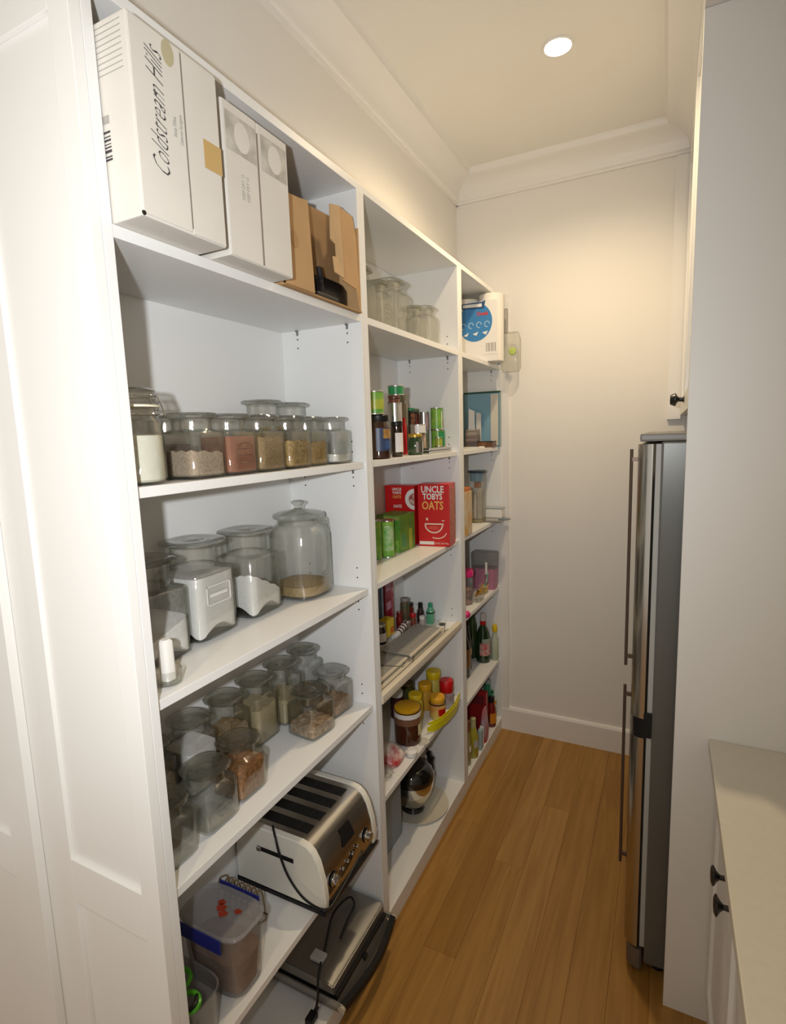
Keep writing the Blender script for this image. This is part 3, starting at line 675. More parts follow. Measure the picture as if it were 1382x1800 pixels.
# ---- bay 2 third shelf: red oat boxes, green packets
ob = thing('oats_box', 'upright red oats box with bowl picture, middle bay third shelf', 'box', (-.066, 2.205, Z3), .11)
box('box_body', -.070, .070, -.050, .050, 0, .272, RED, ob, .001)
UX = (1, 0, 0); OF = (0, -.0502, 0)
text('UNCLE', .040, WPLA, ob, (-.004, -.0506, .248), u=UX, sx=.80, off=.001); text('TOBYS', .036, WPLA, ob, (-.004, -.0506, .217), u=UX, sx=.80, off=.001)
text('OATS', .050, pm('orange_ink', (.80, .42, .10), .5), ob, (-.004, -.0506, .178), u=UX, sx=.76, off=.001)
CRM = pm('cream_ink', (.80, .60, .50), .5)
def arc(ca, cb, ra, rb, t0, t1, wd, n=16):
    o_ = [(ca+ra*math.cos(math.radians(t0+(t1-t0)*i/n)), cb+rb*math.sin(math.radians(t0+(t1-t0)*i/n))) for i in range(n+1)]
    i_ = [(ca+(ra-wd)*math.cos(math.radians(t0+(t1-t0)*i/n)), cb+(rb-wd)*math.sin(math.radians(t0+(t1-t0)*i/n))) for i in range(n, -1, -1)]
    return o_+i_
def dz(nm, poly, m): return decal(nm, poly, m, ob, OF, u=UX)
dz('bowl_picture', arc(0, .098, .042, .040, 180, 360, .006), CRM); dz('bowl_rim', rect(-.040, .044, .096, .102), CRM)
dz('swoosh', arc(.014, .066, .044, .032, 240, 350, .004), CRM); dz('steam_mark', rect(-.034, -.026, .114, .126), CRM); dz('steam_mark', rect(.036, .048, .112, .116), CRM)
dz('bowl_filling', disc(0, .082, .024, .009), pm('pinkish_print', (.62, .06, .04), .5)); dz('white_panel', rect(-.066, .000, .008, .022), WPLA)
text('QUICK OATS 900g', .011, CRM, ob, (.034, -.0506, .014), u=UX, sx=.68)
decal('side_print', rect(-.042, .042, .02, .250), pm('tan_side_print', (.50, .20, .12), .5, col2=(.42, .05, .03), nscale=45), ob, (.0702, 0, 0))
ob2 = thing('oats_box', 'red oats box in the back, partly hidden by the green packets', 'box', (-.220, 2.185, Z3), 0)
box('box_body', -.072, .072, -.035, .035, 0, .265, RED, ob2, .001)
OG = (0, -.0352, 0)
decal('bowl_picture', arc(.072, .205, .044, .046, 90, 270, .0439), WPLA, ob2, OG, u=UX); decal('bowl_inner', arc(.072, .205, .026, .028, 90, 270, .0259), pm('berry_print', (.30, .03, .04), .5, col2=(.6, .5, .4), nscale=60), ob2, (0, -.0360, 0), u=UX)
text('UNCLE\nTOBYS', .016, WPLA, ob2, (-.012, -.0358, .240), u=UX, sx=.9, off=.0005); text('OATS', .018, MATS['orange_ink'], ob2, (-.012, -.0358, .214), u=UX, sx=.9, off=.0005)
text('OATS', .018, WPLA, ob2, (-.010, -.0358, .172), u=UX, sx=.9, off=.0005)
gb = thing('tea_box', 'green cardboard box in front of the red boxes', 'box', (-.196, 2.060, Z3), -.04)
box('box_body', -.055, .055, -.068, .068, 0, .155, pm('lime_box_print', (.13, .30, .03), .4, col2=(.05, .20, .03), nscale=14), gb, .001)
decal('pale_panel', rect(.012, .040, .0, .09), YGREEN, gb, (.0552, .0, 0)); decal('green_square', rect(-.050, -.02, .02, .075), DGREEN, gb, (.0552, .0, 0))
decal('grey_window', rect(-.010, .030, .055, .085), pm('grey_print', (.42, .46, .42), .5), gb, (0, -.0682, 0), u=UX); decal('lime_panel', rect(.0, .05, .0, .05), GREEN, gb, (0, -.0690, 0), u=UX); decal('top_band', rect(-.053, .053, .136, .150), pm('brownish_green', (.22, .26, .06), .5), gb, (0, -.0690, 0), u=UX)
WLP = pm('leaf_and_white_print', (.55, .62, .40), .4, col2=(.08, .35, .04), nscale=26)
tin('green food tin at the far left of the middle bay third shelf', -.178, 1.838, Z3, .024, .160, GREEN, (('leaf_print', .02, .13, -140, -60, YGREEN),))
tin('green food tin with white leaf print left of the green box', -.160, 1.908, Z3, .027, .150, GREEN, (('leaf_print', .03, .13, -90, -10, WLP),))

# ---- bay 2 fourth shelf: wire racks, spice jars
CREAM = pm('cream_coated_metal', (.66, .59, .47), .4); GREYM = pm('grey_ribbed_mat', (.36, .345, .315), .5, noise=.25, nscale=6, stretch=(1, 60, 1))
def rack(label, x0, x1, y0, y1, z, loc_rz=0):
    t = thing('shelf_rack', label, 'rack', (0, 0, z))
    box('base_tray', x0, x1, y0, y1, 0.0, .006, CREAM, t, .002)
    box('front_lip', x1-.014, x1, y0, y1, .0062, .012, CREAM, t, .002)
    for k in range(7):
        yy0 = y0+.01; xx = x0+.010+k*(x1-x0-.050)/7; box('slat', xx, xx+(x1-x0-.050)/7-.0015, yy0, y1-.012, .0062, .0095, GREYM, t, .0006)
    return t
def tray(label, pts, z, n=5):
    pass
t = thing('expanding_rack', 'grey slatted expanding shelf rack with cream edge, upper tier', 'rack', (0, 0, Z4+.024))
for k in range(6):
    x0 = -.170+k*.0210; box('slat', x0, x0+.0203, 1.832, 2.166, 0, .004, GREYM, t, .0008)
box('edge_strip', -.043, -.031, 1.830, 2.168, -.001, .006, CREAM, t, .001)
for y in (1.829, 2.169):
    tube('wire_leg', [(-.17, y, .001), (-.040, y, .001)], .0018, pm('grey_wire', (.30, .28, .25), .35, metal=.8), t, False)
WIRE = MATS['grey_wire']
tube('wire_leg', [(-.135, 1.826, .004), (-.136, 1.826, .040)], .0022, WIRE, t, False); lathe('wire_cap', [(0, .005), (.008, .004)], CHROME, t, 12, (-.136, 1.826, .036))
tube('wire_leg', [(-.028, 1.833, .000), (-.012, 1.800, -.004), (-.012, 1.800, .016)], .0018, WIRE, t, False)
tube('wire_leg', [(-.028, 2.120, .000), (-.014, 2.140, .000), (-.014, 2.142, .030)], .0018, WIRE, t, False)
for y in (1.85, 2.0, 2.15): box('tray_foot', -.16, -.06, y, y+.006, -.0068, -.0008, CREAM, t)
t = thing('expanding_rack', 'grey slatted shelf rack lower tier beside the first divider', 'rack', (0, 0, Z4+.0166))
for k in range(6):
    x0 = -.190+k*.0220; box('slat', x0, x0+.0213, 1.522, 1.822, 0, .004, GREYM, t, .0008)
box('edge_strip', -.057, -.045, 1.521, 1.823, -.001, .006, CREAM, t, .001)
tube('wire_leg', [(-.190, 1.700, .008), (-.022, 1.735, .007), (-.020, 1.737, .026)], .0019, WIRE, t, False)
t = tag(thing('baking_tray', 'shallow cream metal tray lining the front of the fourth shelf', 'tray', (0, 0, Z4+.0008)), None)
box('tray_base', -.195, -.004, 1.520, 2.222, 0, .003, CREAM, t, .001)
prism('tray_lip', [(-.024, .003), (-.016, .014), (-.006, .0155), (.004, .010), (.006, -.004), (.004, -.018), (-.0085, -.020), (-.0085, .0)], 1.5195, 2.305, CREAM, t, axis='y', smooth=True)
tube('tray_groove', [(-.028, 1.521, .0040), (-.028, 2.220, .0040)], .0016, WIRE, t, False)
box('side_support', -.195, -.190, 1.520, 2.222, .003, .0148, CREAM, t); box('side_support', -.100, -.096, 1.520, 2.222, .003, .0148, CREAM, t)

def spice(label, x, y, r, h, mb, ml, lh=.014, **k): return screw_jar(label, x, y, Z4+k.pop('dz', 0.0), r, h, mb, ml, lh, name='spice_jar', **k)
bx = thing('dark_box', 'tall dark packet standing at the left of the spice shelf', 'packet', (-.274, 1.990, Z4)); box('packet_body', -.022, .022, -.040, .030, 0, .262, pm('dark_teal_print', (.02, .035, .04), .4, col2=(.03, .07, .12), nscale=9), bx, .002); box('blue_edge', .0222, .0225+.003, .012, .030, 0, .262, pm('pale_blue_print', (.22, .33, .5), .4), bx, .001)
bx = thing('red_packet', 'tall red and pink packet next to the dark packet', 'packet', (-.274, 2.076, Z4)); box('packet_body', -.022, .022, -.034, .050, 0, .262, pm('crimson_print', (.30, .008, .03), .4), bx, .002)
for k, (z0, z1) in enumerate(((.20, .235), (.115, .150), (.04, .075))): decal('pink_panel', rect(-.026, .020, z0, z1), pm('pink_print', (.55, .25, .38), .5), bx, (.0222, 0, 0))
decal('pale_edge', rect(.026, .046, .01, .255), pm('rose_print', (.6, .35, .33), .5, col2=(.35, .02, .05), nscale=22), bx, (.0222, 0, 0))
spice('tall spice jar with grey lid behind the small spices', -.222, 2.176, .022, .142, pm('brown_spice', (.14, .08, .05), .3, col2=(.05, .08, .03), nscale=40), pm('grey_lid', (.26, .24, .23), .4))
bottle('small flavour bottle with black cap on the spice shelf', -.182, 2.259, Z4, .0165, .100, pm('dark_bottle', (.04, .02, .02), .12, coat=.4), BLACK, .52, .009, (('pale_label', .012, .044, -50, 30, pm('lilac_label', (.5, .46, .55), .5)),), .024)
bottle('small green food colouring bottle beside the black-capped bottle', -.138, 2.276, Z4, .0175, .098, pm('mint_green_bottle', (.12, .42, .24), .2, coat=.3), TEAL, .60, .009, (('dark_band', .050, .056, -180, 180, BLACK),), .030, n=4)
lathe_o = thing('glass_cup', 'tiny clear measuring cup beside the green colouring bottle', 'cup', (-.078, 2.273, Z4)); lathe('cup_body', [(.001, .016), (.020, .020)], GLASS, lathe_o, 20, cap1=False); lathe('dark_base', [(.0015, .0145), (.006, .015)], BLACK, lathe_o, 16)
SP = [(-.222, 2.118, .016, .095, 'dark red paprika'), (-.222, 2.225, .018, .105, 'deep red chilli'), (-.180, 2.170, .016, .075, 'rust coloured'), (-.182, 2.118, .015, .060, 'speckled brown'), (-.150, 2.205, .014, .055, 'pinkish grey')]
MS = [DRED, DRED, pm('rust_spice', (.20, .05, .03), .3), pm('speckled_spice', (.3, .2, .15), .4, col2=(.08, .04, .03), nscale=60), pm('pink_grey_spice', (.5, .42, .40), .4)]
for (x, y, r, h, nm), m_ in zip(SP, MS):
    spice('%s spice jar in the cluster above the wire rack' % nm, x, y, r, h, m_, [DRED, BLACK, REDP, CHROME, WPLA][SP.index((x, y, r, h, nm))], group='small spice jars')
lay = thing('spice_tube', 'white and brown striped spice tube leaning among the spices', 'tube', (-.196, 2.088, Z4+.0505), 0); lay.rotation_euler = (0, 0, 0)
bm = bmesh.new(); add_tube(bm, [(0.0, -.075, -.0385), (0.0, .035, -.012)], .016, 16); bm_obj('tube_body', bm, WPLA, lay, smooth=True)
bm = bmesh.new()
for k in range(4): s = .30+.18*k; add_tube(bm, [(0, -.075+.11*s, -.0385+.0265*s), (0, -.075+.11*(s+.08), -.0385+.0265*(s+.08))], .0166, 16)
bm_obj('brown_stripe', bm, pm('brown_stripe', (.12, .05, .04), .4), lay, smooth=True)
yb = thing('yellow_carton', 'bright yellow small carton with orange picture on the spice shelf', 'carton', (-.208, 1.872, Z4+.0285), 0)
box('carton_body', -.022, .022, -.035, .032, 0, .072, YEL, yb, .001); decal('orange_picture', rect(-.004, .026, .008, .036), pm('orange_print', (.62, .14, .02), .5), yb, (.0222, 0, 0))
yb.location = (-.226, 1.995, Z4+.0285)
screw_jar('dark spread jar with white label beside the yellow carton', -.205, 1.900, Z4+.0285, .024, .085, DARKJ, pm('silver_lid', (.55, .53, .5), .3, metal=.8), .012, labels=(('white_label', .012, .048, -70, 50, WPAP),))

# ---- bay 2 fifth shelf: spreads
screw_jar('large tub of brown spread with orange lid, front of fifth shelf', -0.088, 1.893, Z5B, 0.055, 0.153, pm('brown_spread', (.06, .018, .008), .15, coat=.5), MUST, .014, lr=.053, neck=1.0, labels=(('white_collar', .116, .136, -180, 180, WPLA), ('paper_label', .040, .085, -15, 45, pm('cream_label', (.68, .62, .36), .5)), ('brown_band', .088, .114, -180, 180, pm('brown_band', (.20, .09, .05), .4))))
screw_jar('round yellow topped jar right behind the brown spread tub', -0.128, 2.062, Z5B, 0.034, 0.12, pm('yellow_tub', (.55, .42, .05), .35), YEL, .02)
screw_jar('mustard lidded tub in the middle of the fifth shelf', -0.128, 2.17, Z5B, 0.034, 0.122, pm('mustard_tub', (.55, .30, .03), .4), MUST, .03)
screw_jar('tallest yellow lidded jar at the back of the fifth shelf', -0.128, 2.272, Z5B, 0.038, 0.14, pm('pale_yellow_tub', (.60, .50, .10), .4), YEL, .035)
screw_jar('yellow jar with orange lid and red printing in front', -0.047, 2.118, Z5B, 0.036, 0.1, pm('yellow_print', (.62, .50, .12), .4, col2=(.55, .20, .05), nscale=14), pm('orange_lid', (.75, .38, .02), .35), .024, labels=(('black_band', .066, .071, -180, 180, BLACK), ('red_print', .02, .05, -60, 0, REDP)))
screw_jar('jar with big red lid at the right of the fifth shelf', -0.045, 2.225, Z5B, 0.035, 0.128, pm('foil_jar', (.45, .47, .50), .3, col2=(.2, .1, .1), nscale=30), REDP, .055)
screw_jar('dark gherkin jar with bronze lid at the back of fifth shelf', -0.215, 2.155, Z5B, 0.036, 0.115, pm('olive_jar', (.06, .06, .02), .15), pm('bronze_lid', (.14, .12, .05), .3, metal=.6), .016)
screw_jar('white lidded jar behind the brown spread tub', -0.212, 2.045, Z5B, 0.03, 0.125, pm('dark_jam', (.05, .01, .015), .15), WPLA, .024)
yt = thing('plastic_strap', 'bright yellow plastic strap curling over the fifth shelf front', 'strap', (0, 0, Z5B))
def ribbon(name, pts, hw, th, m, parent):
    bm = bmesh.new(); P = smooth_path(pts, 6); prev = None
    for i, p in enumerate(P):
        d_ = (P[min(i+1, len(P)-1)]-P[max(i-1, 0)]).normalized(); nrm = Vector((d_.y, -d_.x, 0)).normalized()
        w_ = hw*(1 if 2 < i < len(P)-3 else .6)
        row = [bm.verts.new(p+nrm*th*a+Vector((0, 0, b*w_))) for a, b in ((-.5, -1), (.5, -1), (.5, 1), (-.5, 1))]
        if prev:
            for k in range(4): bm.faces.new((prev[k], prev[(k+1) % 4], row[(k+1) % 4], row[k]))
        else: bm.faces.new(row)
        prev = row
    bm.faces.new(list(reversed(prev))); bmesh.ops.recalc_face_normals(bm, faces=bm.faces[:])
    return bm_obj(name, bm, m, parent, smooth=True)
LEM = pm('lemon_plastic', (.66, .60, .01), .35)
ribbon('strap_body', [(-.030, 1.962, .022), (-.004, 2.0, .024), (.008, 2.06, .020), (.010, 2.13, .013), (.008, 2.20, .008), (.000, 2.26, .012), (-.010, 2.308, .024)], .017, .003, LEM, yt)
ribbon('strap_loop', [(-.028, 1.965, .046), (-.002, 2.03, .040), (.004, 2.12, .032), (.004, 2.20, .030), (-.004, 2.28, .040)], .007, .003, LEM, yt)
t = thing('sauce_sachet', 'crumpled red and white sauce packet at the left of fifth shelf', 'packet', (-.100, 1.735, Z5B))
loft('packet_body', [(0, .055, .050, 3), (.02, .062, .058, 3), (.045, .050, .045, 2.5), (.060, .020, .030, 2.2)], pm('red_white_packet', (.45, .01, .012), .35, col2=(.70, .66, .62), nscale=22, bump=.3), t, 24)
t = thing('egg_timer', 'small white round kitchen timer on the red packet', 'timer', (-.078, 1.712, Z5B+.050)); 
lathe('timer_body', [(0, .014), (.004, .022), (.020, .024), (.028, .015)], WPLA, t, 24)
t.location = (-.028, 1.800, Z5B); t.scale = (1, 1, 1)
t = thing('coaster', 'pale clear plastic coaster under the brown spread tub', 'coaster', (-.030, 1.905, Z5B)); lathe('coaster_disc', [(0, .026), (.0015, .030), (.002, .03)], pm('clear_coaster', (.6, .58, .52), .3), t, 24)
wrap_label('printed_ring', .020, .002, .0024, 0, 359, GINK, t)
t = thing('cling_wrap_ball', 'crumpled clear film at the front left of the fifth shelf', 'wrapping', (-.062, 1.640, Z5B))
bm = bmesh.new(); bmesh.ops.create_icosphere(bm, subdivisions=3, radius=.03)
for v in bm.verts: v.co += v.co.normalized()*.006*math.sin(v.co.x*300)*math.sin(v.co.y*260+v.co.z*200); v.co.z = v.co.z*.6+.019
bm_obj('film', bm, CPLAS, t)

# ---- bay 2 bottom: kettle on a plate
pl = thing('round_plate', 'large pale cream platter under the steel bowl', 'platter', (-.145, 2.085, ZB))
lathe('platter_body', [(.0, .085), (.003, .12), (.012, .145), (.014, .145), (.006, .11), (.005, .01)], pm('cream_ceramic', (.66, .61, .50), .3), pl, 40)
kt = thing('mixer_bowl', 'polished steel bowl with glossy black top on the cream platter', 'bowl', (-.150, 2.052, ZB+.006))
lathe('bowl_foot', [(0, .048), (.004, .052), (.018, .050), (.020, .046)], pm('dark_chrome', (.08, .08, .08), .1, metal=.8), kt, 32)
lathe('bowl_body', [(.0205, .046), (.04, .060), (.08, .084), (.125, .096), (.150, .098)], pm('polished_steel', (.62, .58, .50), .10, metal=1.0), kt, 40)
loft('black_top', [(.1502, .098, .098, 2), (.165, .099, .099, 2), (.19, .092, .094, 2), (.215, .068, .074, 2), (.228, .040, .046, 2)], pm('glossy_black', (.006, .006, .006), .06, coat=.6), kt, 40)
lathe('white_collar', [(.226, .030), (.250, .026), (.256, .018)], pm('cream_plastic', (.66, .58, .46), .4), kt, 28, loc=(-.03, -.02, 0))
tube('power_cord', [(-.02, .060, .222), (-.01, .095, .262), (.0, .115, .250), (.018, .126, .225), (.026, .128, .205)], .0038, BLACK, kt)
bm = bmesh.new(); add_tube(bm, [(.026, .128, .207), (.034, .132, .165), (.044, .140, .120)], [.012, .014, .004], 8); add_box(bm, .018, .05, .126, .142, .166, .182, .002)
bm_obj('plug', bm, BLACK, kt)
t = thing('blue_grey_box', 'blue grey plastic box edge beside the first divider at the bottom', 'box', (-.205, 1.710, ZB)); box('box_body', -.078, .078, -.185, .185, 0, .30, pm('slate_blue_plastic', (.24, .28, .31), .5), t, .012); box('box_lid', -.080, .080, -.187, .187, .3005, .315, pm('slate_lid', (.20, .24, .27), .5), t, .004)

# ------------------------------------------------------------------ bay 3
TOW = pm('white_tissue_paper', (.80, .775, .72), .8)
tp = thing('paper_towel_pack', 'wrapped pack of white paper towel rolls with blue print', 'paper towels', (0, 2.845, Z1))
lathe('towel_roll', [(0, .058), (.004, .062), (.332, .062), (.336, .056)], TOW, tp, 36, (.000, 0, .002))
lathe('towel_roll', [(0, .058), (.004, .062), (.318, .062), (.322, .056)], TOW, tp, 36, (-.128, 0, .002))
box('film_wrap', -.185, .050, -.0665, -.0645, .002, .300, WPLA, tp, .0005)
OT = (0, -.0667, 0); UX = (1, 0, 0)
decal('blue_print', disc(-.067, .200, .090, .095, 36), pm('sky_blue_print', (.05, .22, .50), .3), tp, OT, u=UX, th=.001)
decal('navy_band', [(-.148, .270), (-.020, .262), (-.012, .302), (-.030, .296), (-.14, .296), (-.155, .306)], pm('navy_print', (.03, .08, .20), .4), tp, OT, u=UX, th=.002)
decal('white_ribbon', [(-.130, .276), (-.030, .272), (-.030, .288), (-.130, .291)], WPLA, tp, OT, u=UX, th=.003)
text('Towels', .026, pm('red_ink', (.55, .05, .04), .5), tp, (-.030, -.0685, .238), u=UX, shear=.3, sx=.8, off=.0010)
for k in range(4): decal('swirl', arc(-.130+.042*k, .185, .015, .016, 0, 290, .005), pm('pale_blue_print2', (.32, .50, .68), .4), tp, OT, u=UX, th=.0022)
for k in range(3): decal('white_streak', [(-.13+.05*k, .138+.004*k), (-.10+.05*k, .152), (-.11+.05*k, .133)], WPLA, tp, OT, u=UX, th=.0022)
decal('barcode_panel', rect(-.030, .048, .035, .100), WPLA, tp, OT, u=UX, th=.001)
for k in range(6): decal('bar_mark', rect(-.010+.009*k, -.010+.009*k+(.006 if k % 2 else .004), .050, .092), GINK, tp, OT, u=UX, th=.002)

tw = thing('wrap_dispenser', 'clear plastic dispenser with green button at end of top shelf', 'dispenser', (.068, 2.955, Z1-.045))
loft('dispenser_body', [(.002, .042, .020, 3), (.02, .052, .026, 3), (.17, .052, .030, 3), (.205, .040, .026, 3)], CPLAS, tw, 28, loc=(.004, 0, 0))
box('blue_spine', -.062, -.052, -.020, .0, .046, .315, pm('slate_blue_plastic2', (.12, .20, .42), .4), tw, .003)
lathe('green_button', [(0, .020), (.006, .018), (.008, .008)], pm('lime_button', (.42, .52, .12), .4), tw, 20, (.020, -.031, .105), (PI/2, 0, 0))
box('lid_bar', -.05, -.012, -.012, .012, .206, .330, PLAS, tw, .004)

# second shelf: blue tray upright and small boxes
t = thing('serving_tray', 'upright pale blue tray with dark green rim, far bay second shelf', 'tray', (-.100, 2.985, Z2))
GG = pm('grey_green_rim', (.20, .30, .30), .3); GR = pm('bottle_green_rim', (.02, .07, .04), .3)
box('tray_panel', -.100, .098, -.003, .003, .006, .296, pm('pale_blue_panel', (.18, .34, .44), .5), t, .001)
box('cream_margin', .052, .094, -.0045, -.0031, .010, .290, pm('cream_margin', (.62, .58, .5), .5), t)
box('rim', -.104, .108, -.008, .008, .2965, .305, GR, t, .002); box('rim', .0985, .108, -.008, .008, .0, .296, GG, t, .002)
box('rim', -.108, -.1005, -.008, .008, .0, .296, GG, t, .002); box('rim', -.100, .098, -.008, .008, .0, .0055, GG, t, .001)
for k, (h0, h_, c, lb_) in enumerate(((0, .034, (.10, .08, .07), 'dark flat box at the bottom of a small stack, far bay'), (.0345, .034, (.20, .15, .14), 'brown grey box in the middle of a small stack, far bay'), (.069, .030, (.30, .25, .22), 'taupe box on top of a small stack, far bay'))):
    o = thing('small_box', lb_, 'box', (-.126, 2.905, Z2+h0)); box('box_body', -.034+.002*k, .034-.002*k, -.040, .030, 0, h_, pm('box_col_%d' % k, c, .5), o, .002); box('box_lid_line', -.032, .032, -.0412, -.0402, h_*.6, h_*.66, INK, o)
t = thing('wooden_box', 'low dark brown wooden box on the far bay second shelf', 'box', (-.048, 2.905, Z2)); box('box_body', -.042, .042, -.035, .035, 0, .030, pm('dark_wood', (.07, .03, .015), .4, col2=(.25, .11, .04), nscale=22), t, .002); box('box_rim', -.043, .043, -.036, .036, .0302, .034, pm('black_wood', (.02, .015, .012), .4), t, .001)
t = thing('white_card', 'pair of white cards leaning behind the small stacked boxes', 'card', (-.150, 2.955, Z2)); sheet('card_sheet', [(-.02, -.005, .0), (.02, -.005, 0), (.018, .0, .20), (-.015, .0, .215)], .002, WPAP, t); sheet('card_sheet', [(.024, .002, .0), (.055, .002, 0), (.053, .006, .185), (.026, .006, .195)], .002, pm('grey_card', (.60, .58, .54), .6), t)
t = thing('white_spatula', 'white plastic spatula lying across the front of far bay second shelf', 'spatula', (-.100, 2.830, Z2)); box('blade', -.055, .030, -.010, .010, .0, .006, WPLA, t, .002); box('grip', .0305, .062, -.006, .006, .0, .008, WPAP, t, .003)

# third shelf: tall canister etc
t = thing('spaghetti_canister', 'tall clear canister with blue lid holding noodle packets', 'canister', (-.088, 2.850, Z3))
lathe('canister_body', [(.001, .040), (.006, .044), (.270, .047)], CPLAS, t, 32, cap1=False)
lathe('canister_lid', [(.2705, .050), (.277, .052), (.283, .048)], pm('navy_lid', (.03, .05, .07), .3), t, 32); lathe('lid_skirt', [(.225, .036), (.2695, .040)], pm('blue_skirt', (.16, .30, .42), .4), t, 28)
box('noodle_packet', -.026, .004, -.032, -.005, .020, .160, pm('cream_packet', (.64, .56, .46), .5, noise=.2, nscale=30), t, .006); box('noodle_packet', .006, .032, -.028, .010, .020, .185, pm('buff_packet', (.50, .44, .34), .5, noise=.2, nscale=30), t, .006)
box('orange_packet', -.012, .018, -.02, .012, .190, .220, pm('rust_orange', (.40, .12, .02), .5), t, .002); lathe('oil_layer', [(.003, .039), (.018, .041)], pm('olive_layer', (.30, .23, .04), .4), t, 24)
t = thing('orange_packet_box', 'narrow orange packet beside the second divider, third shelf', 'packet', (-.034, 2.462, Z3)); box('packet_body', -.030, .030, -.050, .045, 0, .210, pm('amber_print', (.60, .30, .04), .5, col2=(.62, .55, .40), nscale=12), t, .003); box('packet_top', -.026, .026, -.045, .04, .2105, .228, pm('deep_orange', (.50, .14, .01), .5), t, .002)
t = thing('white_container', 'low white container at the far end of third shelf', 'container', (-.012, 2.955, Z3+.0125)); box('container_body', -.055, .040, -.035, .030, 0, .052, pm('milky_plastic', (.80, .78, .73), .4), t, .006); box('container_lid', -.057, .042, -.037, .032, .0525, .058, pm('pale_blue_grey', (.42, .44, .46), .4), t, .002)
t = thing('mandoline', 'flat steel slicer blade overhanging the third shelf end', 'slicer', (0, 2.935, Z3+.0006)); box('slicer_frame', -.12, .040, -.095, -.085, 0, .005, pm('taupe_metal', (.28, .25, .22), .3, metal=.6), t, .001); box('slicer_frame', -.12, .060, .045, .055, 0, .005, MATS['taupe_metal'], t, .001)
box('slicer_plate', -.11, .045, -.084, .044, .0015, .0115, pm('pale_metal', (.50, .48, .45), .3, metal=.5), t, .001); lathe('slicer_dial', [(0.0117, .026), (.013, .032), (.017, .032), (.019, .026)], pm('slate_dial', (.16, .19, .23), .3), t, 28, (.052, -.050, 0))

# fourth shelf: pink things
PINK = pm('hot_pink_plastic', (.62, .02, .16), .35)
t = thing('pink_lid_canister', 'clear canister with hot pink lid next to the second divider', 'canister', (-.082, 2.620, Z4)); lathe('canister_body', [(.001, .034), (.006, .038), (.148, .039)], CPLAS, t, 28, cap1=False); lathe('canister_lid', [(.1485, .041), (.172, .042), (.182, .037)], PINK, t, 28)
lathe('cookie_cutters', [(.004, .032), (.08, .035), (.09, .02)], pm('salmon_mix', (.50, .26, .18), .5, col2=(.10, .09, .09), nscale=40), t, 24)
t = thing('pink_ball', 'small hot pink ball by the second divider below the canister', 'ball', (-.003, 2.404, Z4)); bm = bmesh.new(); bmesh.ops.create_uvsphere(bm, u_segments=24, v_segments=14, radius=.018)
for v in bm.verts: v.co.z += .018
bm_obj('ball_body', bm, PINK, t, smooth=True)
t = thing('craft_box', 'frosted plastic box with pink base at the end of fourth shelf', 'box', (-.078, 2.945, Z4)); loft('box_base', [(0, .066, .040, 8), (.12, .070, .044, 8)], pm('dusty_pink_plastic', (.42, .17, .25), .4), t, 36); loft('box_top', [(.1205, .071, .045, 8), (.205, .073, .047, 8), (.211, .068, .042, 8)], PLAS, t, 36)
box('white_handle', .018, .030, -.056, -.049, .09, .16, WPLA, t, .003)
t = thing('purple_bag', 'dark purple packet at the back of the fourth shelf, far bay', 'packet', (-.190, 2.78, Z4)); loft('bag_body', [(0, .045, .10, 3), (.10, .05, .11, 2.6), (.20, .035, .10, 2.4), (.27, .012, .08, 2.2)], pm('plum_plastic', (.05, .02, .06), .3, bump=.5, nscale=20), t, 28)
GOLD = pm('gold_foil', (.65, .34, .05), .2, metal=.8)
t = thing('gold_ribbon', 'crumpled gold foil ribbon on the fourth shelf, far bay', 'ribbon', (-.036, 2.695, Z4))
bm = bmesh.new(); add_box(bm, -.030, .022, -.042, .030, 0, .030, .002); bm_obj('clear_base_box', bm, CPLAS, t)
bm = bmesh.new(); add_tube(bm, smooth_path([(.0, -.05, .036), (.012, -.02, .058), (-.01, .0, .040), (.014, .02, .056), (.0, .045, .038), (-.015, .02, .050)]), .006, 6); bm_obj('foil_curl', bm, GOLD, t)
t = thing('straw_bundle', 'yellow tinsel bundle with green and white straw', 'decoration', (-.055, 2.835, Z4))
bm = bmesh.new()
for k in range(26):
    a_ = random.random()*2*PI; add_tube(bm, [(random.uniform(-.02, .02), random.uniform(-.05, .05), .002), (random.uniform(-.025, .025), random.uniform(-.055, .055), random.uniform(.02, .05))], .002, 4)
tag(bm_obj('tinsel', bm, pm('straw_yellow', (.55, .40, .14), .4), t), kind='stuff')
tube('straw', [(.0, -.01, .01), (.010, .03, .06), (.012, .05, .11)], .005, pm('green_white_straw', (.45, .55, .48), .4, col2=(.06, .22, .12), nscale=30), t)

# fifth shelf: big bottles
bottle('dark green wine bottle with red and white label, far bay', -0.09, 2.935, Z5C, 0.041, 0.29, GREENG, pm('pale_cap', (.60, .55, .52), .4), .50, .014, (('red_label', .045, .120, -100, 20, pm('red_label_print', (.50, .03, .03), .5, col2=(.50, .42, .38), nscale=38)), ('crest_label', .121, .145, -80, 0, pm('grey_green_label', (.28, .34, .30), .5))), .045)
wb = [o for o in COL.objects if o.get('label', '').startswith('dark green wine bottle with red')][0]
wrap_label('red_collar', .0155, .222, .244, 0, 359, REDP, wb)
bottle('tall olive green oil bottle behind the red labelled bottle', -0.165, 2.965, Z5C, 0.028, 0.33, pm('olive_glass', (.035, .07, .02), .1, coat=.4), GREENG, .60, .013)
bottle('dark bottle nearest the second divider on the bottle shelf', -0.12, 2.7, Z5C, 0.03, 0.29, DARKJ, BLACK, .6, .013, (('amber_label', .06, .16, -60, 30, pm('amber_label', (.30, .13, .04), .5)),))
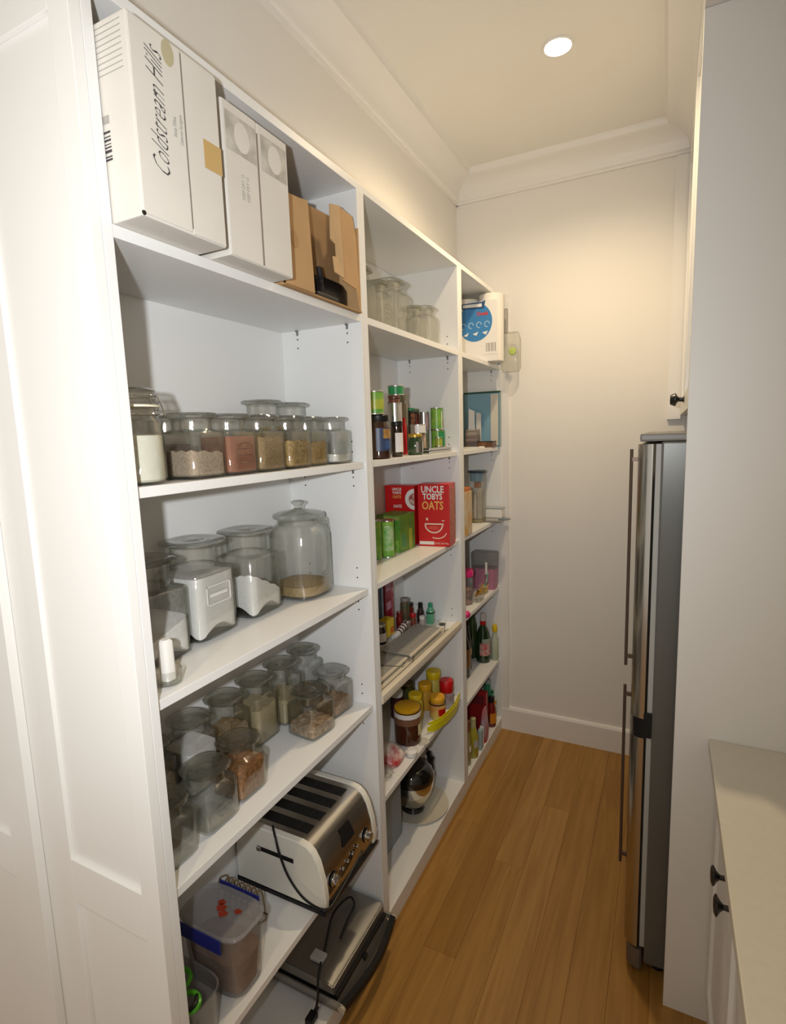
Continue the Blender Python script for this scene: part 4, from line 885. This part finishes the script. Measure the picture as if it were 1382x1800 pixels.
bottle('slim black bottle between the divider and the labelled bottle', -0.14, 2.79, Z5C, 0.028, 0.28, pm('black_glass', (.01, .012, .01), .08, coat=.5), BLACK, .6, .013, (('tan_label', .09, .13, -30, 20, pm('tan_label', (.42, .32, .16), .5)),))
bottle('black bottle half hidden behind the big labelled bottle', -0.17, 2.875, Z5C, 0.03, 0.3, pm('black_glass', (.01, .012, .01), .08), pm('pale_cap2', (.5, .5, .5), .4), .6, .014)
t = thing('lemon_juice_bottle', 'small squeeze bottle with yellow cap at end of bottle shelf', 'bottle', (-.032, 2.978, Z5C)); lathe('bottle_body', [(0, .020), (.005, .022), (.13, .022), (.15, .012), (.17, .011)], pm('pale_green_clear', (.42, .47, .36), .3), t, 20); lathe('bottle_cap', [(.1705, .013), (.19, .017), (.215, .010)], YEL, t, 20)
# bottom: oils and sauces
bottle('yellow oil bottle with tall neck, bottom of far bay', -0.03, 2.558, ZB, 0.027, 0.215, pm('golden_oil', (.34, .30, .03), .12, coat=.4), pm('gold_cap', (.45, .42, .2), .3), .52, .013, (('pale_label', .06, .10, -60, 30, pm('pale_lilac', (.42, .40, .42), .5)),), .05)
bottle('brown topped oil bottle beside the second divider at the bottom', -0.036, 2.478, ZB, 0.02, 0.24, pm('pale_oil', (.30, .27, .10), .15, coat=.3), pm('brown_cap', (.20, .07, .03), .4), .50, .014, (('white_label', .075, .105, -40, 30, WPAP),), .06)
t = thing('gravy_box', 'red cardboard box at the bottom of the far bay', 'box', (-.085, 2.790, ZB)); box('box_body', -.060, .060, -.020, .020, 0, .250, pm('deep_red_card', (.30, .006, .008), .45), t, .002); decal('dark_panel', rect(-.05, .05, .18, .235), pm('maroon_print', (.14, .01, .015), .5), t, (0, -.0203, 0), u=(1, 0, 0))
t = thing('sauce_pouch', 'red and clear pouch standing at the bottom shelf front', 'pouch', (-.022, 2.728, ZB)); loft('pouch_body', [(0, .018, .035, 3), (.07, .020, .038, 3), (.15, .010, .034, 3), (.185, .004, .030, 3)], pm('red_clear_pouch', (.42, .03, .05), .3, col2=(.42, .30, .38), nscale=12), t, 24)
t = thing('white_packet', 'narrow blue and white packet in front of the red box', 'packet', (-.014, 2.640, ZB)); box('packet_body', -.010, .010, -.022, .012, 0, .115, pm('pale_teal', (.35, .46, .48), .5), t, .002); box('white_edge', -.010, .0115, .0122, .018, 0, .120, WPLA, t, .001)
bottle('brown sauce bottle with orange label, bottom of far bay', -0.03, 2.892, ZB, 0.027, 0.18, DRED, BLACK, .62, .015, (('orange_label', .025, .085, -90, 60, pm('orange_label', (.60, .22, .01), .45)), ('neck_label', .140, .160, -40, 10, pm('orange_label', (.6, .22, .01), .45))), .035)
bottle('large green plastic drink bottle at the back of the bottom shelf', -0.075, 2.96, ZB, 0.036, 0.245, pm('sea_green_plastic', (.03, .24, .12), .25, coat=.3), pm('pale_green_cap', (.35, .42, .38), .4), .55, .018, (('green_label', .09, .17, -80, 60, pm('bright_green_label', (.05, .36, .16), .4)),))

# ------------------------------------------------------------------ bay 1, fifth shelf: toaster, tubs
CRW = pm('cream_white_enamel', (.80, .78, .70), .18, coat=.4)
to = thing('toaster', 'cream and stainless four slice toaster with two dials', 'toaster', (0, 0, Z5A))
TP = [(.020, .012), (.024, .05), (.018, .10), (.004, .150), (-.012, .178), (-.030, .192), (-.055, .198), (-.245, .198), (-.265, .192), (-.280, .175), (-.288, .10), (-.288, .012)]
TY0, TY1 = 1.100, 1.402
prism('steel_shell', TP, TY0+.022, TY1-.022, STEEL, to, axis='y', smooth=True)
TPo = [(a+(.004 if a > -.1 else -.003), b+(.003 if b > .1 else 0)) for a, b in TP]
prism('end_cap', TPo, TY0, TY0+.0218, CRW, to, axis='y', bev=.003, smooth=True); prism('end_cap', TPo, TY1-.0218, TY1, CRW, to, axis='y', bev=.003, smooth=True)
bp2 = [(.027, 0.0), (.029, .0115), (-.292, .0115), (-.292, 0.0)]
prism('base_plinth', bp2, TY0-.002, TY1+.002, BLACK, to, axis='y')
for k in range(4):
    y = TY0+.044+k*.060; box('bread_slot', -.250, -.052, y-.002, y+.034, .1982, .1990, pm('slot_black', (.006, .006, .006), .6), to)
    for s in range(3): box('grill_wire', -.230+s*.07, -.228+s*.07, y, y+.030, .1990, .1996, HOLE, to)
for yy in (TY0+.052, TY1-.060):
    t_ = lathe('dial', [(0, .017), (.003, .019), (.005, .019), (.006, .014), (.016, .013), (.018, .010)], CHROME, to, 26, (.0235, yy, .072), (0, PI/2, 0))
    lathe('dial_ring', [(0, .0215), (.002, .0205)], BLACK, to, 26, (.0225, yy, .072), (0, PI/2, 0))
for k in range(4): lathe('button', [(0, .0065), (.004, .006), (.005, .004)], CHROME, to, 16, (.0235, TY0+.100+k*.028, .066+.004*k), (0, PI/2, 0))
sheet('display_panel', [(.0155, TY0+.120, .118), (.0155, TY0+.185, .118), (-.001, TY0+.178, .165), (-.001, TY0+.127, .165)], .0012, BLACK, to)
box('lift_slot', -.205, -.075, TY0-.0012, TY0-.0002, .128, .142, BLACK, to, .0004); box('lift_bar', -.205, -.190, TY0-.006, TY0-.0012, .129, .141, CHROME, to, .001)
tube('power_cord', [(-.16, TY0+.02, .204), (-.13, TY0-.006, .196), (-.115, TY0-.010, .150), (-.085, TY0-.010, .085), (-.03, TY0-.012, .040), (.034, TY0-.004, .030), (.040, TY0+.06, .038), (.038, TY0+.14, .052), (.036, TY0+.19, .062), (.034, TY0+.14, .042), (.036, TY0+.03, .026)], .0034, BLACK, to)

tb = thing('storage_tub', 'tall clear plastic tub with blue clips holding tan contents', 'tub', (-.112, .862, Z5A), 0)
loft('tub_body', [(.001, .080, .045, 4), (.008, .087, .052, 4), (.165, .096, .060, 4)], PLAS, tb, 36, True, False)
loft('tub_contents', [(.004, .076, .041, 4), (.09, .086, .050, 4), (.094, .05, .03, 3)], pm('tan_contents', (.33, .20, .13), .8, noise=.25, nscale=25), tb, 32)
loft('tub_lid', [(.1655, .099, .063, 4), (.172, .101, .065, 4), (.178, .096, .060, 4), (.174, .086, .050, 4)], glass('milky_lid', (.72, .72, .73), (.5, .5, .52), .9, haze=.25, hazecol=(.66, .64, .65)), tb, 36)
box('blue_clip', -.070, .060, -.0695, -.0662, .140, .176, pm('royal_blue_clip', (.02, .025, .22), .35), tb, .001); box('blue_clip', -.070, .060, .0662, .0695, .150, .178, MATS['royal_blue_clip'], tb, .001)
bm = bmesh.new()
for cx_, cy_, s_ in ((-.004, .004, 1.0), (.012, -.008, .9), (-.014, .016, .8), (.042, .012, .7)):
    q = [bm.verts.new((cx_+s_*a_, cy_+s_*b_, .1765)) for a_, b_ in ((-.014, -.003), (-.002, -.012), (.010, -.004), (.013, .007), (.0, .009), (-.008, .010))]; bm.faces.new(q)
r_ = bmesh.ops.extrude_face_region(bm, geom=bm.faces[:]); bmesh.ops.translate(bm, vec=(0, 0, .0012), verts=[v for v in r_['geom'] if isinstance(v, bmesh.types.BMVert)])
bm_obj('red_sticker', bm, pm('brick_red_sticker', (.36, .04, .015), .5), tb)
t2 = thing('open_tub', 'open frosted plastic tub with green scissors at lower left', 'tub', (-.108, .716, Z5A), 0)
bm = bmesh.new(); add_loft(bm, [(.001, .078, .040, 4), (.008, .084, .046, 4), (.118, .090, .052, 4), (.122, .093, .055, 4), (.122, .089, .051, 4), (.010, .082, .044, 4)], 36, True, True); bm_obj('tub_body', bm, PLAS, t2, smooth=True)
sc_ = thing('scissors', 'bright green handled scissors inside the open tub', 'scissors', (-.098, .716, Z5A+.012)); sc_.rotation_euler = (0, 0, 0)
GRN = pm('bright_green_plastic', (.08, .40, .02), .3)
for nm, cx_, cz_ in (('handle_loop', .030, .088), ('handle_loop', -.022, .100)):
    bm = bmesh.new(); add_tube(bm, [(cx_+.026*math.cos(a_), .004*math.cos(a_)+(.012 if cx_ < 0 else -.012)+.022*math.sin(a_), cz_+.006*math.sin(a_)) for a_ in [2*PI*i/20 for i in range(20)]], .0055, 8, True); bm_obj(nm, bm, GRN, sc_, smooth=True)
tube('handle_inlay', [(.030-.02, -.012, .096), (.034, -.030, .093), (.052, -.012, .095), (.040, .008, .096)], .0045, BLACK, sc_)
sheet('blade', [(.01, -.002, .0), (.02, -.002, .0), (.016, .0, .088), (.0, .0, .088)], .002, CHROME, sc_); sheet('blade', [(.0, .004, .0), (.012, .004, .0), (-.004, .004, .095), (-.018, .004, .095)], .002, CHROME, sc_)
rk = thing('wire_toast_rack', 'coiled bronze wire rack behind the clear tub', 'rack', (-.185, 1.018, Z5A))
bm = bmesh.new()
pts = []
for k in range(7):
    x_ = -.085+k*.021; pts += [(x_-.008, -.012, .004), (x_-.003, -.008, .075), (x_+.003, .004, .082), (x_+.008, .014, .070), (x_+.011, .018, .004)]
add_tube(bm, smooth_path(pts, 4), .0022, 6); bm_obj('wire_coil', bm, pm('bronze_wire', (.34, .24, .14), .3, metal=.9), rk, smooth=True)
bm = bmesh.new(); add_tube(bm, [(-.10, -.012, .003), (.06, -.012, .003), (.066, .003, .003), (.06, .018, .003), (-.10, .018, .003)], .0025, 6); bm_obj('base_rail', bm, MATS['bronze_wire'], rk)

# bottom shelf: sandwich press
sp = thing('sandwich_press', 'flat stainless sandwich press with curved black handle', 'sandwich press', (0, 0, ZB))
SY0, SY1 = 1.135, 1.470
FS = pm('dull_steel_lid', (.30, .29, .27), .38, metal=.85)
prism('lower_plate', [(-.270, .012), (.030, .012), (.034, .018), (.010, .044), (-.270, .044)], SY0+.006, SY1-.006, FS, sp, axis='y', bev=.002)
prism('black_gasket', [(-.262, .0445), (.016, .0445), (.018, .060), (-.262, .060)], SY0+.012, SY1-.012, BLACK, sp, axis='y')
prism('upper_lid', [(-.266, .0605), (.010, .0605), (.006, .086), (-.006, .093), (-.040, .096), (-.240, .098), (-.262, .090)], SY0+.008, SY1-.008, FS, sp, axis='y', bev=.003, smooth=True)
box('hinge_arm', -.235, .040, SY0-.002, SY0+.0055, .036, .054, pm('grey_arm', (.34, .33, .31), .35, metal=.6), sp, .003); box('hinge_arm', -.235, .040, SY1-.0055, SY1+.002, .036, .054, MATS['grey_arm'], sp, .003)
HP = [(.040+.022*math.sin(PI*i/12), SY0+.004+(SY1-SY0-.008)*i/12, .040) for i in range(13)]
bm = bmesh.new(); prev = None
for p in HP:
    row = [bm.verts.new((p[0]+a_, p[1], p[2]+b_)) for a_, b_ in ((-.009, -.014), (.009, -.011), (.012, .0), (.009, .013), (-.009, .014))]
    if prev:
        for k in range(5): bm.faces.new((prev[k], prev[(k+1) % 5], row[(k+1) % 5], row[k]))
    else: bm.faces.new(row)
    prev = row
bm.faces.new(list(reversed(prev))); bmesh.ops.recalc_face_normals(bm, faces=bm.faces[:]); bm_obj('carry_handle', bm, BLACK, sp, smooth=True)
for y in (SY0+.001, SY1-.001): lathe('handle_pivot', [(-.006, .011), (.006, .011)], pm('cream_knob', (.5, .45, .35), .4), sp, 18, (.040, y, .040), (PI/2, 0, 0))
box('lid_latch', .016, .024, 1.30, 1.318, .030, .044, BLACK, sp, .001)
for x in (-.24, -.02):
    for y in (SY0+.03, SY1-.03): lathe('foot', [(0, .012), (.012, .012)], BLACK, sp, 14, (x, y, 0))
box('hinge_block', -.10, -.055, 1.178, 1.210, .0985, .112, pm('pale_latch', (.42, .42, .40), .4), sp, .004)
tube('power_cord', [(-.04, SY0-.022, .016), (-.035, SY0-.012, .058), (-.045, SY0+.010, .104), (-.080, SY0+.10, .106), (-.115, SY0+.20, .112), (-.100, SY0+.275, .116), (-.070, SY0+.262, .112), (-.062, SY0+.20, .106), (-.05, SY0+.14, .104)], .0036, BLACK, sp)
bm = bmesh.new(); add_box(bm, -.055, -.030, SY0-.055, SY0-.022, .002, .020, .003); add_tube(bm, [(-.042, SY0-.024, .012), (-.040, SY0-.010, .022)], .006, 8); bm_obj('plug', bm, BLACK, sp)
